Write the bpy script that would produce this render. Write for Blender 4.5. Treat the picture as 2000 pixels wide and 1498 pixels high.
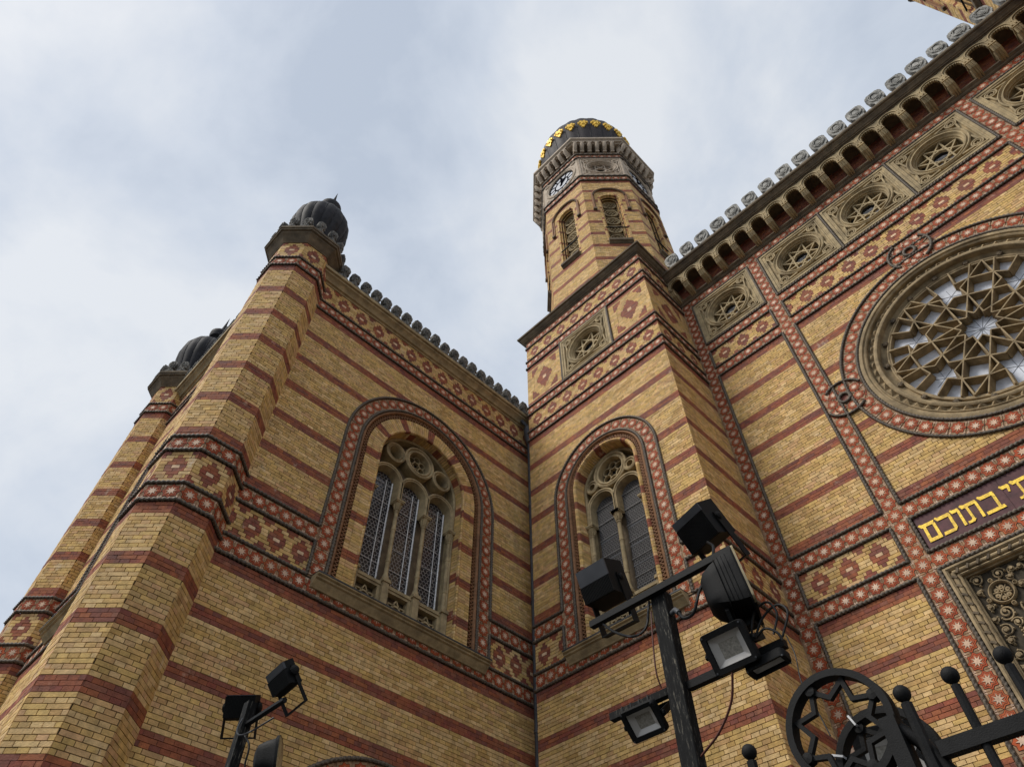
import bpy, math, random
from mathutils import Vector, Matrix
random.seed(7)
PI = math.pi
U = 1.23          # one drawing unit of the building survey, in metres
EYE = 1.6         # camera height above the pavement
sc = bpy.context.scene
for o in list(bpy.data.objects):
    bpy.data.objects.remove(o, do_unlink=True)
COL = sc.collection

# ------------------------------------------------------------------ camera
YAW, PITCH, FPX = math.radians(45.516), math.radians(51.793), 1346.3
cd = bpy.data.cameras.new('camera')
cd.sensor_width = 36.0
cd.lens = FPX / 2000.0 * 36.0
cd.clip_start, cd.clip_end = 0.05, 2000
cam = bpy.data.objects.new('camera', cd)
cam.location = (0, 0, EYE)
cam.rotation_euler = (PI / 2 + PITCH, 0, YAW)
COL.objects.link(cam)
sc.camera = cam

# ------------------------------------------------------------------ world, sun, exposure
SUN_EL, SUN_AZ = math.radians(52), math.radians(205)     # azimuth clockwise from +Y
w = bpy.data.worlds.new('World')
sc.world = w
w.use_nodes = True
nt = w.node_tree
nt.nodes.clear()
def wn(t, **k):
    n = nt.nodes.new(t)
    for a, b in k.items():
        setattr(n, a, b)
    return n
sky = wn('ShaderNodeTexSky', sky_type='NISHITA', sun_disc=False, sun_elevation=SUN_EL, sun_rotation=SUN_AZ, air_density=1.2, dust_density=2.0)
tc = wn('ShaderNodeTexCoord')
mp = wn('ShaderNodeMapping'); mp.inputs['Scale'].default_value = (1, 1, 1.15); mp.inputs['Location'].default_value = (3.1, 1.75, .4)
nt.links.new(tc.outputs['Generated'], mp.inputs[0])
n1 = wn('ShaderNodeTexNoise'); n1.inputs['Scale'].default_value = 3.6; n1.inputs['Detail'].default_value = 9; n1.inputs['Roughness'].default_value = 0.56; n1.inputs['Distortion'].default_value = 0.25
n2 = wn('ShaderNodeTexNoise'); n2.inputs['Scale'].default_value = 1.5; n2.inputs['Detail'].default_value = 3; n2.inputs['Roughness'].default_value = 0.5
nt.links.new(mp.outputs[0], n1.inputs['Vector']); nt.links.new(mp.outputs[0], n2.inputs['Vector'])
mixn = wn('ShaderNodeMix', data_type='FLOAT'); mixn.inputs[0].default_value = 0.5
nt.links.new(n1.outputs[0], mixn.inputs[2]); nt.links.new(n2.outputs[0], mixn.inputs[3])
cr = wn('ShaderNodeValToRGB')
cr.color_ramp.elements[0].position = 0.40; cr.color_ramp.elements[0].color = (3.5, 3.95, 4.65, 1)
cr.color_ramp.elements[1].position = 0.585; cr.color_ramp.elements[1].color = (5.5, 5.7, 5.95, 1)
e = cr.color_ramp.elements.new(0.48); e.color = (4.3, 4.7, 5.3, 1)
nt.links.new(mixn.outputs[0], cr.inputs[0])
mx = wn('ShaderNodeMix', data_type='RGBA'); mx.inputs[0].default_value = 0.9
nt.links.new(sky.outputs[0], mx.inputs[6]); nt.links.new(cr.outputs[0], mx.inputs[7])
bg = wn('ShaderNodeBackground'); bg.inputs['Strength'].default_value = 0.1
nt.links.new(mx.outputs[2], bg.inputs['Color'])
wo = wn('ShaderNodeOutputWorld')
nt.links.new(bg.outputs[0], wo.inputs['Surface'])

sd = bpy.data.lights.new('sun', 'SUN')
sd.energy = 1.85; sd.angle = math.radians(22); sd.color = (1.0, 0.95, 0.87)
sun = bpy.data.objects.new('sun', sd)
sdir = Vector((math.sin(SUN_AZ) * math.cos(SUN_EL), math.cos(SUN_AZ) * math.cos(SUN_EL), math.sin(SUN_EL)))
sun.rotation_euler = sdir.to_track_quat('Z', 'Y').to_euler()
sun.location = (0, 0, 60)
COL.objects.link(sun)
sc.view_settings.view_transform = 'Standard'
sc.view_settings.look = 'None'
sc.view_settings.gamma = 1.0
sc.view_settings.use_curve_mapping = False
sc.view_settings.exposure = 0.58

# ------------------------------------------------------------------ materials
MATS = {}
def mat(name, col, rough=0.8, metal=0.0, vary=0.12, scale=6.0, bump=0.0, bscale=60.0, cols=None, stain=None, spec=0.3, coat=0.0, streak=0.0, bloom=0.0):
    """Procedural surface: base colour broken up by two noises, optional per-piece colour ramp (cols), optional stain colour."""
    m = bpy.data.materials.new(name); m.use_nodes = True
    t = m.node_tree; N = t.nodes; L = t.links
    b = N['Principled BSDF']
    b.inputs['Roughness'].default_value = rough; b.inputs['Metallic'].default_value = metal
    b.inputs['Specular IOR Level'].default_value = spec
    if coat: b.inputs['Coat Weight'].default_value = coat
    geo = N.new('ShaderNodeNewGeometry')
    n = N.new('ShaderNodeTexNoise'); n.inputs['Scale'].default_value = scale; n.inputs['Detail'].default_value = 6; n.inputs['Roughness'].default_value = 0.62
    L.new(geo.outputs['Position'], n.inputs['Vector'])
    if cols:
        at = N.new('ShaderNodeAttribute'); at.attribute_name = 'rnd'
        oi = N.new('ShaderNodeObjectInfo')
        ad = N.new('ShaderNodeMath'); ad.operation = 'ADD'; L.new(at.outputs['Fac'], ad.inputs[0]); L.new(oi.outputs['Random'], ad.inputs[1])
        fr = N.new('ShaderNodeMath'); fr.operation = 'FRACT'; L.new(ad.outputs[0], fr.inputs[0])
        r = N.new('ShaderNodeValToRGB'); r.color_ramp.interpolation = 'LINEAR'
        el = r.color_ramp.elements
        for i, c in enumerate(cols):
            p = i / (len(cols) - 1)
            if i == 0: q = el[0]
            elif i == len(cols) - 1: q = el[-1]
            else: q = el.new(p)
            q.position = p; q.color = (*c, 1)
        L.new(fr.outputs[0], r.inputs[0]); base = r.outputs[0]
    else:
        rgb = N.new('ShaderNodeRGB'); rgb.outputs[0].default_value = (*col, 1); base = rgb.outputs[0]
    hsv = N.new('ShaderNodeHueSaturation')
    mr = N.new('ShaderNodeMapRange'); mr.inputs['From Min'].default_value = 0.3; mr.inputs['From Max'].default_value = 0.7
    mr.inputs['To Min'].default_value = 1 - vary * 1.6; mr.inputs['To Max'].default_value = 1 + vary * 1.6
    L.new(n.outputs[0], mr.inputs[0]); L.new(mr.outputs[0], hsv.inputs['Value']); L.new(base, hsv.inputs['Color'])
    out = hsv.outputs[0]
    if stain:
        scol, sscale, slo, shi, amt = stain
        n2 = N.new('ShaderNodeTexNoise'); n2.inputs['Scale'].default_value = sscale; n2.inputs['Detail'].default_value = 5; n2.inputs['Roughness'].default_value = 0.65
        L.new(geo.outputs['Position'], n2.inputs['Vector'])
        m2 = N.new('ShaderNodeMapRange'); m2.inputs['From Min'].default_value = slo; m2.inputs['From Max'].default_value = shi; m2.inputs['To Max'].default_value = amt
        L.new(n2.outputs[0], m2.inputs[0])
        mixc = N.new('ShaderNodeMix'); mixc.data_type = 'RGBA'
        L.new(m2.outputs[0], mixc.inputs[0]); L.new(out, mixc.inputs[6]); mixc.inputs[7].default_value = (*scol, 1)
        out = mixc.outputs[2]
    for amt, colr, sc3, lo, hi in ((streak, (.11, .08, .055), (2.6, 2.6, .28), .53, .72), (bloom, (.80, .68, .52), (2.2, 2.2, 1.5), .63, .74)):
        if not amt: continue
        mpp = N.new('ShaderNodeMapping'); mpp.inputs['Scale'].default_value = sc3; mpp.inputs['Location'].default_value = (amt * 7, 3.3, lo * 5); L.new(geo.outputs['Position'], mpp.inputs[0])
        n3 = N.new('ShaderNodeTexNoise'); n3.inputs['Scale'].default_value = 1.0; n3.inputs['Detail'].default_value = 8; n3.inputs['Roughness'].default_value = .68; L.new(mpp.outputs[0], n3.inputs['Vector'])
        m3 = N.new('ShaderNodeMapRange'); m3.inputs['From Min'].default_value = lo; m3.inputs['From Max'].default_value = hi; m3.inputs['To Max'].default_value = amt; L.new(n3.outputs[0], m3.inputs[0])
        mc = N.new('ShaderNodeMix'); mc.data_type = 'RGBA'; L.new(m3.outputs[0], mc.inputs[0]); L.new(out, mc.inputs[6]); mc.inputs[7].default_value = (*colr, 1); out = mc.outputs[2]
    L.new(out, b.inputs['Base Color'])
    rr = N.new('ShaderNodeMapRange'); rr.inputs['To Min'].default_value = max(0.02, rough - 0.12); rr.inputs['To Max'].default_value = min(1, rough + 0.12)
    L.new(n.outputs[0], rr.inputs[0]); L.new(rr.outputs[0], b.inputs['Roughness'])
    if bump:
        nb = N.new('ShaderNodeTexNoise'); nb.inputs['Scale'].default_value = bscale; nb.inputs['Detail'].default_value = 5
        L.new(geo.outputs['Position'], nb.inputs['Vector'])
        bp = N.new('ShaderNodeBump'); bp.inputs['Strength'].default_value = bump; bp.inputs['Distance'].default_value = 0.02
        L.new(nb.outputs[0], bp.inputs['Height']); L.new(bp.outputs[0], b.inputs['Normal'])
    MATS[name] = m
    return m
Y3 = [(.57, .355, .12), (.68, .455, .17), (.60, .37, .14), (.74, .51, .235), (.48, .295, .10), (.66, .40, .20), (.72, .48, .17), (.54, .355, .125), (.64, .425, .19), (.78, .545, .26), (.52, .32, .15)]
R3 = [(.285, .09, .048), (.335, .108, .05), (.24, .082, .055), (.38, .13, .055), (.29, .08, .05), (.205, .075, .055), (.33, .13, .075)]
mat('brick_yellow', None, .82, vary=.16, scale=9, bump=.35, bscale=45, cols=Y3, stain=((.20, .125, .055), 1.1, .55, .75, .35), streak=.25, bloom=.6)
mat('brick_red', None, .80, vary=.2, scale=9, bump=.35, bscale=45, cols=R3, stain=((.12, .055, .05), 1.4, .5, .75, .5), streak=.25, bloom=.5)
mat('brick_cream', None, .75, vary=.1, scale=9, bump=.2, bscale=45, cols=[(.72, .50, .32), (.80, .58, .38), (.66, .45, .27)], spec=.1)
mat('mortar', (.085, .052, .022), .95, vary=.25, scale=12)
mat('mortar_red', (.24, .10, .065), .95, vary=.25, scale=12)
mat('stone', (.40, .31, .175), .85, vary=.2, scale=5, bump=.3, bscale=35, stain=((.13, .10, .06), 1.7, .5, .72, .7), streak=.45)
mat('stone_mid', (.34, .255, .145), .85, vary=.25, scale=5, bump=.3, bscale=35, stain=((.09, .066, .04), 1.7, .48, .7, .7), streak=.4)
mat('stone_dark', (.165, .125, .08), .88, vary=.25, scale=5, bump=.3, bscale=35, stain=((.06, .05, .04), 1.9, .45, .7, .7))
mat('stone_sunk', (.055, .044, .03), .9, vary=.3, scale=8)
mat('stone_grey', (.36, .35, .32), .88, vary=.25, scale=7, bump=.4, bscale=30, stain=((.09, .09, .085), 6.0, .42, .62, .85))
mat('stone_soot', (.21, .20, .18), .9, vary=.3, scale=7, bump=.4, bscale=30, stain=((.05, .05, .05), 4.0, .42, .65, .8))
mat('stone_pale', (.50, .41, .315), .85, vary=.15, scale=5, bump=.25, bscale=35, stain=((.20, .16, .11), 2.2, .52, .75, .6))
mat('rope_clay', (.125, .10, .075), .65, vary=.5, scale=40, spec=.35, stain=((.05, .038, .03), 3.0, .48, .7, .5))
mat('tile_ground', None, cols=[(.36, .22, .125), (.42, .27, .16), (.30, .185, .11), (.40, .235, .13)], rough=.75, vary=.25, scale=14, spec=.15, stain=((.12, .07, .045), 5.0, .5, .7, .6))
mat('tile_red', None, .7, vary=.15, scale=10, spec=.15, cols=[(.46, .085, .032), (.40, .08, .034), (.50, .11, .04), (.35, .075, .036), (.47, .125, .045)])
mat('tile_rose', (.48, .13, .06), .7, vary=.15, scale=10, spec=.15)
mat('tile_cream', None, .7, vary=.15, scale=14, spec=.15, cols=[(.72, .50, .355), (.66, .45, .31), (.76, .56, .42), (.60, .42, .30)], stain=((.30, .19, .13), 6.0, .55, .72, .6))
mat('tile_dark', (.07, .028, .018), .7, vary=.1, scale=10, spec=.15)
mat('terracotta', (.27, .135, .065), .75, vary=.2, scale=8, stain=((.13, .06, .035), 2.5, .5, .72, .6))
mat('lead', (.026, .026, .03), .7, vary=.35, scale=4, bump=.2, bscale=14, spec=.15, stain=((.05, .05, .053), 2.2, .5, .72, .6))
mat('dome_slate', (.028, .022, .024), .7, vary=.25, scale=3, spec=.25)
mat('gold', (.80, .52, .07), .55, metal=.45, vary=.15, scale=6)
mat('gold_paint', (.78, .53, .06), .5, metal=.25, vary=.3, scale=26, spec=.4, stain=((.35, .21, .05), 9, .52, .7, .6))
mat('panel_plum', (.10, .042, .045), .6, vary=.3, scale=6, spec=.25, stain=((.16, .10, .09), 3, .55, .75, .5))
mat('pane_white', (.66, .69, .76), .3, vary=.14, scale=2.2, spec=.5, stain=((.30, .31, .33), 2.4, .5, .72, .5))
mat('lead_line', (.16, .17, .19), .6)
mat('glass_dark', (.03, .03, .035), .12, spec=.6, vary=.2, scale=3)
mat('glass_lattice', (.40, .39, .39), .45, metal=.3, vary=.3, scale=20)
mat('rod_white', (.72, .72, .72), .5, vary=.25, scale=30)
mat('net_wire', (.19, .185, .18), .8, vary=.3, scale=20)
mat('net_grey', (.07, .066, .068), .85, vary=.35, scale=22, bump=.8, bscale=26)
mat('iron', (.009, .009, .009), .65, vary=.4, scale=25, bump=.12, bscale=260, spec=.18)
mat('lamp_black', (.008, .008, .008), .6, vary=.3, scale=12, spec=.14, bump=.1, bscale=150)
mat('lamp_grey', (.042, .044, .05), .45, vary=.15, scale=8, spec=.35)
mat('reflector', (.50, .475, .44), .35, metal=.2, vary=.08, scale=8)
mat('led_board', (.30, .275, .23), .6, vary=.25, scale=90)
mat('lamp_lens', (.30, .24, .13), .25, vary=.25, scale=6, spec=.6)
mat('cable', (.012, .012, .012), .5)
mat('cable_brown', (.10, .035, .025), .5)
mat('tie_white', (.75, .75, .76), .5)
mat('pipe_grey', (.06, .062, .068), .5, metal=.2, vary=.3, scale=5, spec=.4)
mat('clock_white', (.62, .63, .66), .7, vary=.06, spec=.1)
mat('clock_black', (.008, .008, .012), .95, spec=0.0)
mat('roof_copper', (.11, .12, .105), .7, vary=.3, scale=3)
mat('dark_room', (.02, .018, .016), .95)
mat('pavement', (.055, .054, .05), .9, vary=.2, scale=1.5, bump=.3, bscale=20)
# weathered black-painted timber: pale bare streaks run with the grain
m = bpy.data.materials.new('post_wood'); m.use_nodes = True; MATS['post_wood'] = m
t = m.node_tree; b = t.nodes['Principled BSDF']; b.inputs['Roughness'].default_value = .8
g = t.nodes.new('ShaderNodeNewGeometry'); mpn = t.nodes.new('ShaderNodeMapping'); mpn.inputs['Scale'].default_value = (70, 70, 9)
t.links.new(g.outputs['Position'], mpn.inputs[0])
nn = t.nodes.new('ShaderNodeTexNoise'); nn.inputs['Scale'].default_value = 1.6; nn.inputs['Detail'].default_value = 8; nn.inputs['Roughness'].default_value = .75
t.links.new(mpn.outputs[0], nn.inputs['Vector'])
rp = t.nodes.new('ShaderNodeValToRGB'); el = rp.color_ramp.elements
el[0].position = .50; el[0].color = (.009, .009, .009, 1); el[1].position = .68; el[1].color = (.20, .18, .14, 1)
q = el.new(.575); q.color = (.022, .022, .021, 1); b.inputs['Specular IOR Level'].default_value = .15
t.links.new(nn.outputs[0], rp.inputs[0]); t.links.new(rp.outputs[0], b.inputs['Base Color'])
bp = t.nodes.new('ShaderNodeBump'); bp.inputs['Strength'].default_value = .12; bp.inputs['Distance'].default_value = .001
t.links.new(nn.outputs[0], bp.inputs['Height']); t.links.new(bp.outputs[0], b.inputs['Normal'])

# ------------------------------------------------------------------ geometry helpers
class Frame:
    """A wall face: world = O + u*A + v*B + d*N (survey units)."""
    def __init__(s, O, N, A=None, B=(0, 0, 1)):
        s.O, s.N, s.B = Vector(O), Vector(N).normalized(), Vector(B)
        s.A = Vector(A) if A else s.B.cross(s.N)
    def p(s, u, v, d=0.0):
        return s.O + s.A * u + s.B * v + s.N * d
    def at(s, u, v, ang=0.0, d=0.0):
        """local frame centred on (u,v), turned by ang in the wall plane"""
        c, n = math.cos(ang), math.sin(ang)
        return Frame(s.p(u, v, d), s.N, s.A * c + s.B * n, s.B * c - s.A * n)
PLAN = Frame((0, 0, 0), (0, 0, 1), (1, 0, 0), (0, 1, 0))

class MB:
    def __init__(s, mats, sc=U):
        s.v, s.f, s.mi, s.r = [], [], [], []
        s.mats = [mats] if isinstance(mats, str) else list(mats)
        s.sc = sc; s.m = 0; s.rnd = None
    def face(s, *idx):
        s.f.append(idx); s.mi.append(s.m); s.r.append(s.rnd if s.rnd is not None else 0.0)
    def add(s, pts):
        b = len(s.v); s.v.extend(pts); return b
    def box(s, F, u0, u1, v0, v1, d0, d1, back=True):
        b = s.add([F.p(u, v, d) for d in (d0, d1) for (u, v) in ((u0, v0), (u1, v0), (u1, v1), (u0, v1))])
        s.face(b + 4, b + 5, b + 6, b + 7)
        for i in range(4):
            j = (i + 1) % 4; s.face(b + i, b + j, b + 4 + j, b + 4 + i)
        if back: s.face(b + 3, b + 2, b + 1, b)
    def quad(s, F, u0, u1, v0, v1, d):
        b = s.add([F.p(u0, v0, d), F.p(u1, v0, d), F.p(u1, v1, d), F.p(u0, v1, d)]); s.face(b, b + 1, b + 2, b + 3)
    def poly(s, F, pts, d):
        b = s.add([F.p(u, v, d) for u, v in pts]); s.face(*range(b, b + len(pts)))
    def prism(s, F, pts, d0, d1, back=False):
        n = len(pts)
        b = s.add([F.p(u, v, d0) for u, v in pts] + [F.p(u, v, d1) for u, v in pts])
        s.face(*range(b + n, b + 2 * n))
        for i in range(n):
            j = (i + 1) % n; s.face(b + i, b + j, b + n + j, b + n + i)
        if back: s.face(*range(b + n - 1, b - 1, -1))
    def fan(s, F, pts, c, d0, d1):
        """extruded star-shaped polygon, triangulated from its centre"""
        n = len(pts)
        b = s.add([F.p(u, v, d1) for u, v in pts] + [F.p(u, v, d0) for u, v in pts] + [F.p(c[0], c[1], d1)])
        for i in range(n):
            j = (i + 1) % n
            s.face(b + i, b + j, b + 2 * n); s.face(b + n + i, b + n + j, b + j, b + i)
    def strip(s, rows, closed_path=False, closed_prof=False, caps=False):
        """rows: list of rings (lists of points)"""
        k = len(rows[0]); b = s.add([p for r in rows for p in r]); n = len(rows)
        for i in range(n if closed_path else n - 1):
            i2 = (i + 1) % n
            for j in range(k if closed_prof else k - 1):
                j2 = (j + 1) % k
                s.face(b + i * k + j, b + i2 * k + j, b + i2 * k + j2, b + i * k + j2)
        if caps:
            s.face(*range(b + k - 1, b - 1, -1)); s.face(*range(b + (n - 1) * k, b + n * k))
    def extrude_u(s, F, prof, u0, u1):
        s.strip([[F.p(u, v, d) for d, v in prof] for u in (u0, u1)], closed_prof=True, caps=True)
    def sweep(s, F, path, prof, closed=False, caps=True, closed_prof=True):
        """path (u,v) in the frame plane; prof (o,d): o to the left of the path, d along N"""
        n = len(path); rows = []
        for i, (u, v) in enumerate(path):
            a = path[(i - 1) % n] if (closed or i > 0) else None
            c = path[(i + 1) % n] if (closed or i < n - 1) else None
            def nrm(p, q):
                dx, dy = q[0] - p[0], q[1] - p[1]; l = math.hypot(dx, dy) or 1; return -dy / l, dx / l
            if a is None: nx, ny = nrm((u, v), c)
            elif c is None: nx, ny = nrm(a, (u, v))
            else:
                n0, n1 = nrm(a, (u, v)), nrm((u, v), c)
                mx, my = n0[0] + n1[0], n0[1] + n1[1]; l2 = (mx * mx + my * my) / 2 or 1
                nx, ny = mx / l2, my / l2
            rows.append([F.p(u + nx * o, v + ny * o, d) for o, d in prof])
        s.strip(rows, closed_path=closed, closed_prof=closed_prof, caps=caps and not closed and closed_prof)
    def revolve(s, F, cu, cv, prof, n=32, a0=0.0, a1=2 * PI, closed_prof=False):
        full = abs(a1 - a0 - 2 * PI) < 1e-6
        rows = []
        for i in range(n if full else n + 1):
            a = a0 + (a1 - a0) * i / n
            rows.append([F.p(cu + r * math.cos(a), cv + r * math.sin(a), d) for r, d in prof])
        s.strip(rows, closed_path=full, closed_prof=closed_prof)
    def arch(s, F, cu, z0, prof, zb, n=24, closed_prof=False):
        rows = [[F.p(cu + r, zb, d) for r, d in prof]]
        for i in range(n + 1):
            a = PI * i / n; rows.append([F.p(cu + r * math.cos(a), z0 + r * math.sin(a), d) for r, d in prof])
        rows.append([F.p(cu - r, zb, d) for r, d in prof])
        s.strip(rows, closed_prof=closed_prof)
    def lathe(s, c, prof, n=16, lobes=0, amp=0.0):
        rows = []
        for i in range(n):
            a = 2 * PI * i / n
            k = 1 - amp + amp * abs(math.sin(a * lobes / 2)) if lobes else 1
            rows.append([Vector((c[0] + r * k * math.cos(a), c[1] + r * k * math.sin(a), c[2] + z)) for r, z in prof])
        s.strip(rows, closed_path=True)
    def tube(s, pts, r, n=6, closed=False, twist=0.0, lob=0.0, caps=True, rads=None):
        pts = [Vector(p) for p in pts]; m = len(pts); rows = []; ref = None; L = 0
        for i, p in enumerate(pts):
            a = pts[(i - 1) % m] if (closed or i > 0) else p
            c = pts[(i + 1) % m] if (closed or i < m - 1) else p
            t = (c - a).normalized()
            if ref is None:
                ref = Vector((0, 0, 1)) if abs(t.z) < .9 else Vector((1, 0, 0))
            x = (ref - t * ref.dot(t)).normalized(); y = t.cross(x); ref = x
            if i: L += (p - pts[i - 1]).length
            R = rads[i] if rads else r
            ring = []
            for k in range(n):
                f = 2 * PI * k / n
                q = R * (1 + lob * math.cos(2 * f - L * twist)) if lob else R
                ring.append(p + x * (q * math.cos(f)) + y * (q * math.sin(f)))
            rows.append(ring)
        s.strip(rows, closed_path=closed, closed_prof=True, caps=caps and not closed)
    def bar(s, a, b, wv, hv):
        """rectangular bar from a to b with half-extent vectors wv, hv"""
        a, b = Vector(a), Vector(b)
        k = s.add([p + wv * i + hv * j for p in (a, b) for i, j in ((-1, -1), (1, -1), (1, 1), (-1, 1))])
        for i in range(4):
            j = (i + 1) % 4; s.face(k + i, k + j, k + 4 + j, k + 4 + i)
        s.face(k + 3, k + 2, k + 1, k); s.face(k + 4, k + 5, k + 6, k + 7)
    def wall_bar(s, F, p, q, w, d0, d1):
        dx, dy = q[0] - p[0], q[1] - p[1]; l = math.hypot(dx, dy); nx, ny = -dy / l * w / 2, dx / l * w / 2
        s.prism(F, [(p[0] - nx, p[1] - ny), (q[0] - nx, q[1] - ny), (q[0] + nx, q[1] + ny), (p[0] + nx, p[1] + ny)], d0, d1)
    def taper_bar(s, F, p, q, w0, w1, d0, d1):
        """bar with a wide back and a narrow front arris"""
        dx, dy = q[0] - p[0], q[1] - p[1]; l = math.hypot(dx, dy); nx, ny = -dy / l / 2, dx / l / 2
        c = [(p, -1), (q, -1), (q, 1), (p, 1)]
        b = s.add([F.p(e[0] + nx * w * g_, e[1] + ny * w * g_, d) for w, d in ((w0, d0), (w1, d1)) for e, g_ in c])
        s.face(b + 4, b + 5, b + 6, b + 7)
        for i in range(4):
            j = (i + 1) % 4; s.face(b + i, b + j, b + 4 + j, b + 4 + i)
    def merge(s, other):
        b = len(s.v); s.v.extend(other.v)
        s.f.extend(tuple(i + b for i in f) for f in other.f); s.mi.extend(other.mi); s.r.extend(other.r)
    def mesh(s, name, org=None, smooth=None):
        me = bpy.data.meshes.new(name); k = s.sc
        ox, oy, oz = org if org is not None else (0, 0, 0)
        me.from_pydata([(p[0] * k - ox, p[1] * k - oy, p[2] * k + EYE - oz) for p in s.v], [], s.f)
        for m_ in s.mats: me.materials.append(MATS[m_])
        if len(s.mats) > 1: me.polygons.foreach_set('material_index', s.mi)
        if any(s.r):
            at = me.attributes.new('rnd', 'FLOAT', 'FACE'); at.data.foreach_set('value', s.r)
        if smooth:
            me.polygons.foreach_set('use_smooth', [True] * len(s.f))
            me.set_sharp_from_angle(angle=math.radians(smooth))
        me.update()
        return me
    def build(s, name, parent=None, smooth=None, kind=None):
        me = s.mesh(name, root_loc(parent), smooth)
        return place(name, me, parent, kind)
def build_each(mb, name, parent, smooth=None):
    """every separate piece of the builder becomes an object of its own"""
    par = list(range(len(mb.v)))
    def find(i):
        while par[i] != i: par[i] = par[par[i]]; i = par[i]
        return i
    for f in mb.f:
        a = find(f[0])
        for j in f[1:]: par[find(j)] = a
    isl = {}
    for k, f in enumerate(mb.f): isl.setdefault(find(f[0]), []).append(k)
    out = []
    for ks in isl.values():
        m2 = MB(mb.mats, mb.sc); mp_ = {}
        for k in ks:
            idx = []
            for i in mb.f[k]:
                if i not in mp_: mp_[i] = len(m2.v); m2.v.append(mb.v[i])
                idx.append(mp_[i])
            m2.m = mb.mi[k]; m2.rnd = mb.r[k]; m2.face(*idx)
        out.append(m2.build(name, parent, smooth))
    return out
def root_loc(o):
    while o is not None and o.parent is not None: o = o.parent
    return tuple(o.location) if o is not None else (0, 0, 0)
def place(name, me, parent=None, kind=None):
    o = bpy.data.objects.new(name, me); COL.objects.link(o); o.parent = parent
    if kind: o['kind'] = kind
    return o
def thing(name, label, cat, loc, group=None):
    o = bpy.data.objects.new(name, None); o.empty_display_size = .2; COL.objects.link(o)
    o.location = loc; o['label'] = label; o['category'] = cat
    if group: o['group'] = group
    return o
def part(name, parent):
    """an Empty that groups the sub-parts of one part"""
    o = bpy.data.objects.new(name, None); o.empty_display_size = .1; COL.objects.link(o); o.parent = parent
    return o
_f = Vector((-math.sin(YAW) * math.cos(PITCH), math.cos(YAW) * math.cos(PITCH), math.sin(PITCH)))
_r = Vector((math.cos(YAW), math.sin(YAW), 0)); _u = _r.cross(_f)
def shown(F, c, du, dv):
    """pixels that a du x dv piece centred on c covers in the photograph (0 if outside or turned away)"""
    z = c.dot(_f)
    if z <= 0.1: return 0
    x, y = FPX * c.dot(_r) / z, FPX * c.dot(_u) / z
    if abs(x) > 985 or abs(y) > 735: return 0
    fac = -c.dot(F.N) / c.length
    return 0 if fac <= 0.03 else du * dv * fac * FPX * FPX / (z * c.length)

# ------------------------------------------------------------------ brickwork
CO = 0.06148      # one course
ST = 0.244        # one stretcher with its joint
JO = 0.0085       # joint
TONES = ('brick_yellow', 'brick_red', 'brick_cream')
class Pieces:
    """all bricks and star tiles of one thing: the ones that show largest become objects, the rest one mesh"""
    def __init__(s): s.b, s.t, s.back = [], [], MB(['mortar', 'mortar_red'])
    def brick(s, F, u0, u1, v0, v1, tone, parent, full):
        s.b.append((F, u0, u1, v0, v1, tone, parent, full))
    def tile(s, F, parent, w=.236, h=.236): s.t.append((F, parent, w, h))
    def flush(s, root, n_b=300, n_t=300):
        sh = []
        for i, (F, u0, u1, v0, v1, tone, par, full) in enumerate(s.b):
            sh.append((shown(F, F.p((u0 + u1) / 2, (v0 + v1) / 2), u1 - u0, v1 - v0) if full else 0, i))
        top = set(i for a, i in sorted(sh, reverse=True)[:n_b] if a > 60)
        for i, rec in enumerate(s.b):
            if i not in top: continue
            F, u0, u1, v0, v1, tone, par, full = rec
            key = (full, tone)
            if key not in BRICK_MESH:
                w_ = (ST if full == 's' else ST / 2) - JO
                mb = MB([TONES[tone]]); mb.box(PLAN, -w_ / 2, w_ / 2, -(CO - JO) / 2, (CO - JO) / 2, -.013, .0, back=False)
                BRICK_MESH[key] = mb.mesh('brick', (0, 0, EYE))
            put('brick', BRICK_MESH[key], F, (u0 + u1) / 2, (v0 + v1) / 2, random.uniform(-.0015, .003), par)
        groups = {}
        for i, (F, u0, u1, v0, v1, tone, par, full) in enumerate(s.b):
            if i in top: continue
            mb = groups.setdefault(par, MB(TONES))
            mb.m = tone; mb.rnd = random.random()
            j = JO / 2 * (1 if tone != 1 else .6)
            e = random.uniform(-.0012, .0012)
            mb.box(F, u0 + j + e, u1 - j + e, v0 + j, v1 - j, -.013, random.uniform(-.002, .003), back=False)
        for par, mb in groups.items(): mb.build('brickwork', par, kind='stuff')
        if s.back.f: s.back.build('mortar_bed', root)
        sh = sorted(((shown(F, F.p(0, 0), w_, h_), i) for i, (F, par, w_, h_) in enumerate(s.t)), reverse=True)
        top = set(i for a, i in sh[:n_t] if a > 60)
        groups = {}
        for i, (F, par, w_, h_) in enumerate(s.t):
            if i in top:
                o = put('star_tile', tile_mesh(w_, h_), F, 0, 0, 0, par)
            else:
                mb = groups.setdefault(par, MB(TILE_MATS)); star_tile(mb, F, w_, h_, lod=True)
        for par, mb in groups.items(): mb.build('star_tile_band', par, kind='stuff')
BRICK_MESH = {}
def put(name, me, F, u, v, d, parent):
    o = place(name, me, parent)
    R = Matrix((F.A, F.B, F.N)).transposed().to_4x4()
    p = F.p(u, v, d) * U; l = root_loc(parent)
    o.matrix_basis = Matrix.Translation((p.x - l[0], p.y - l[1], p.z + EYE - l[2])) @ R
    return o
TILE_MATS = ['tile_ground', 'tile_dark', 'tile_red', 'tile_rose', 'tile_cream']
_TM = {}
def octo(R, r, ph=0.0, sx=1.0, sy=1.0):
    return [(sx * (R if i % 2 == 0 else r) * math.cos(ph + i * PI / 8), sy * (R if i % 2 == 0 else r) * math.sin(ph + i * PI / 8)) for i in range(16)]
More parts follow.
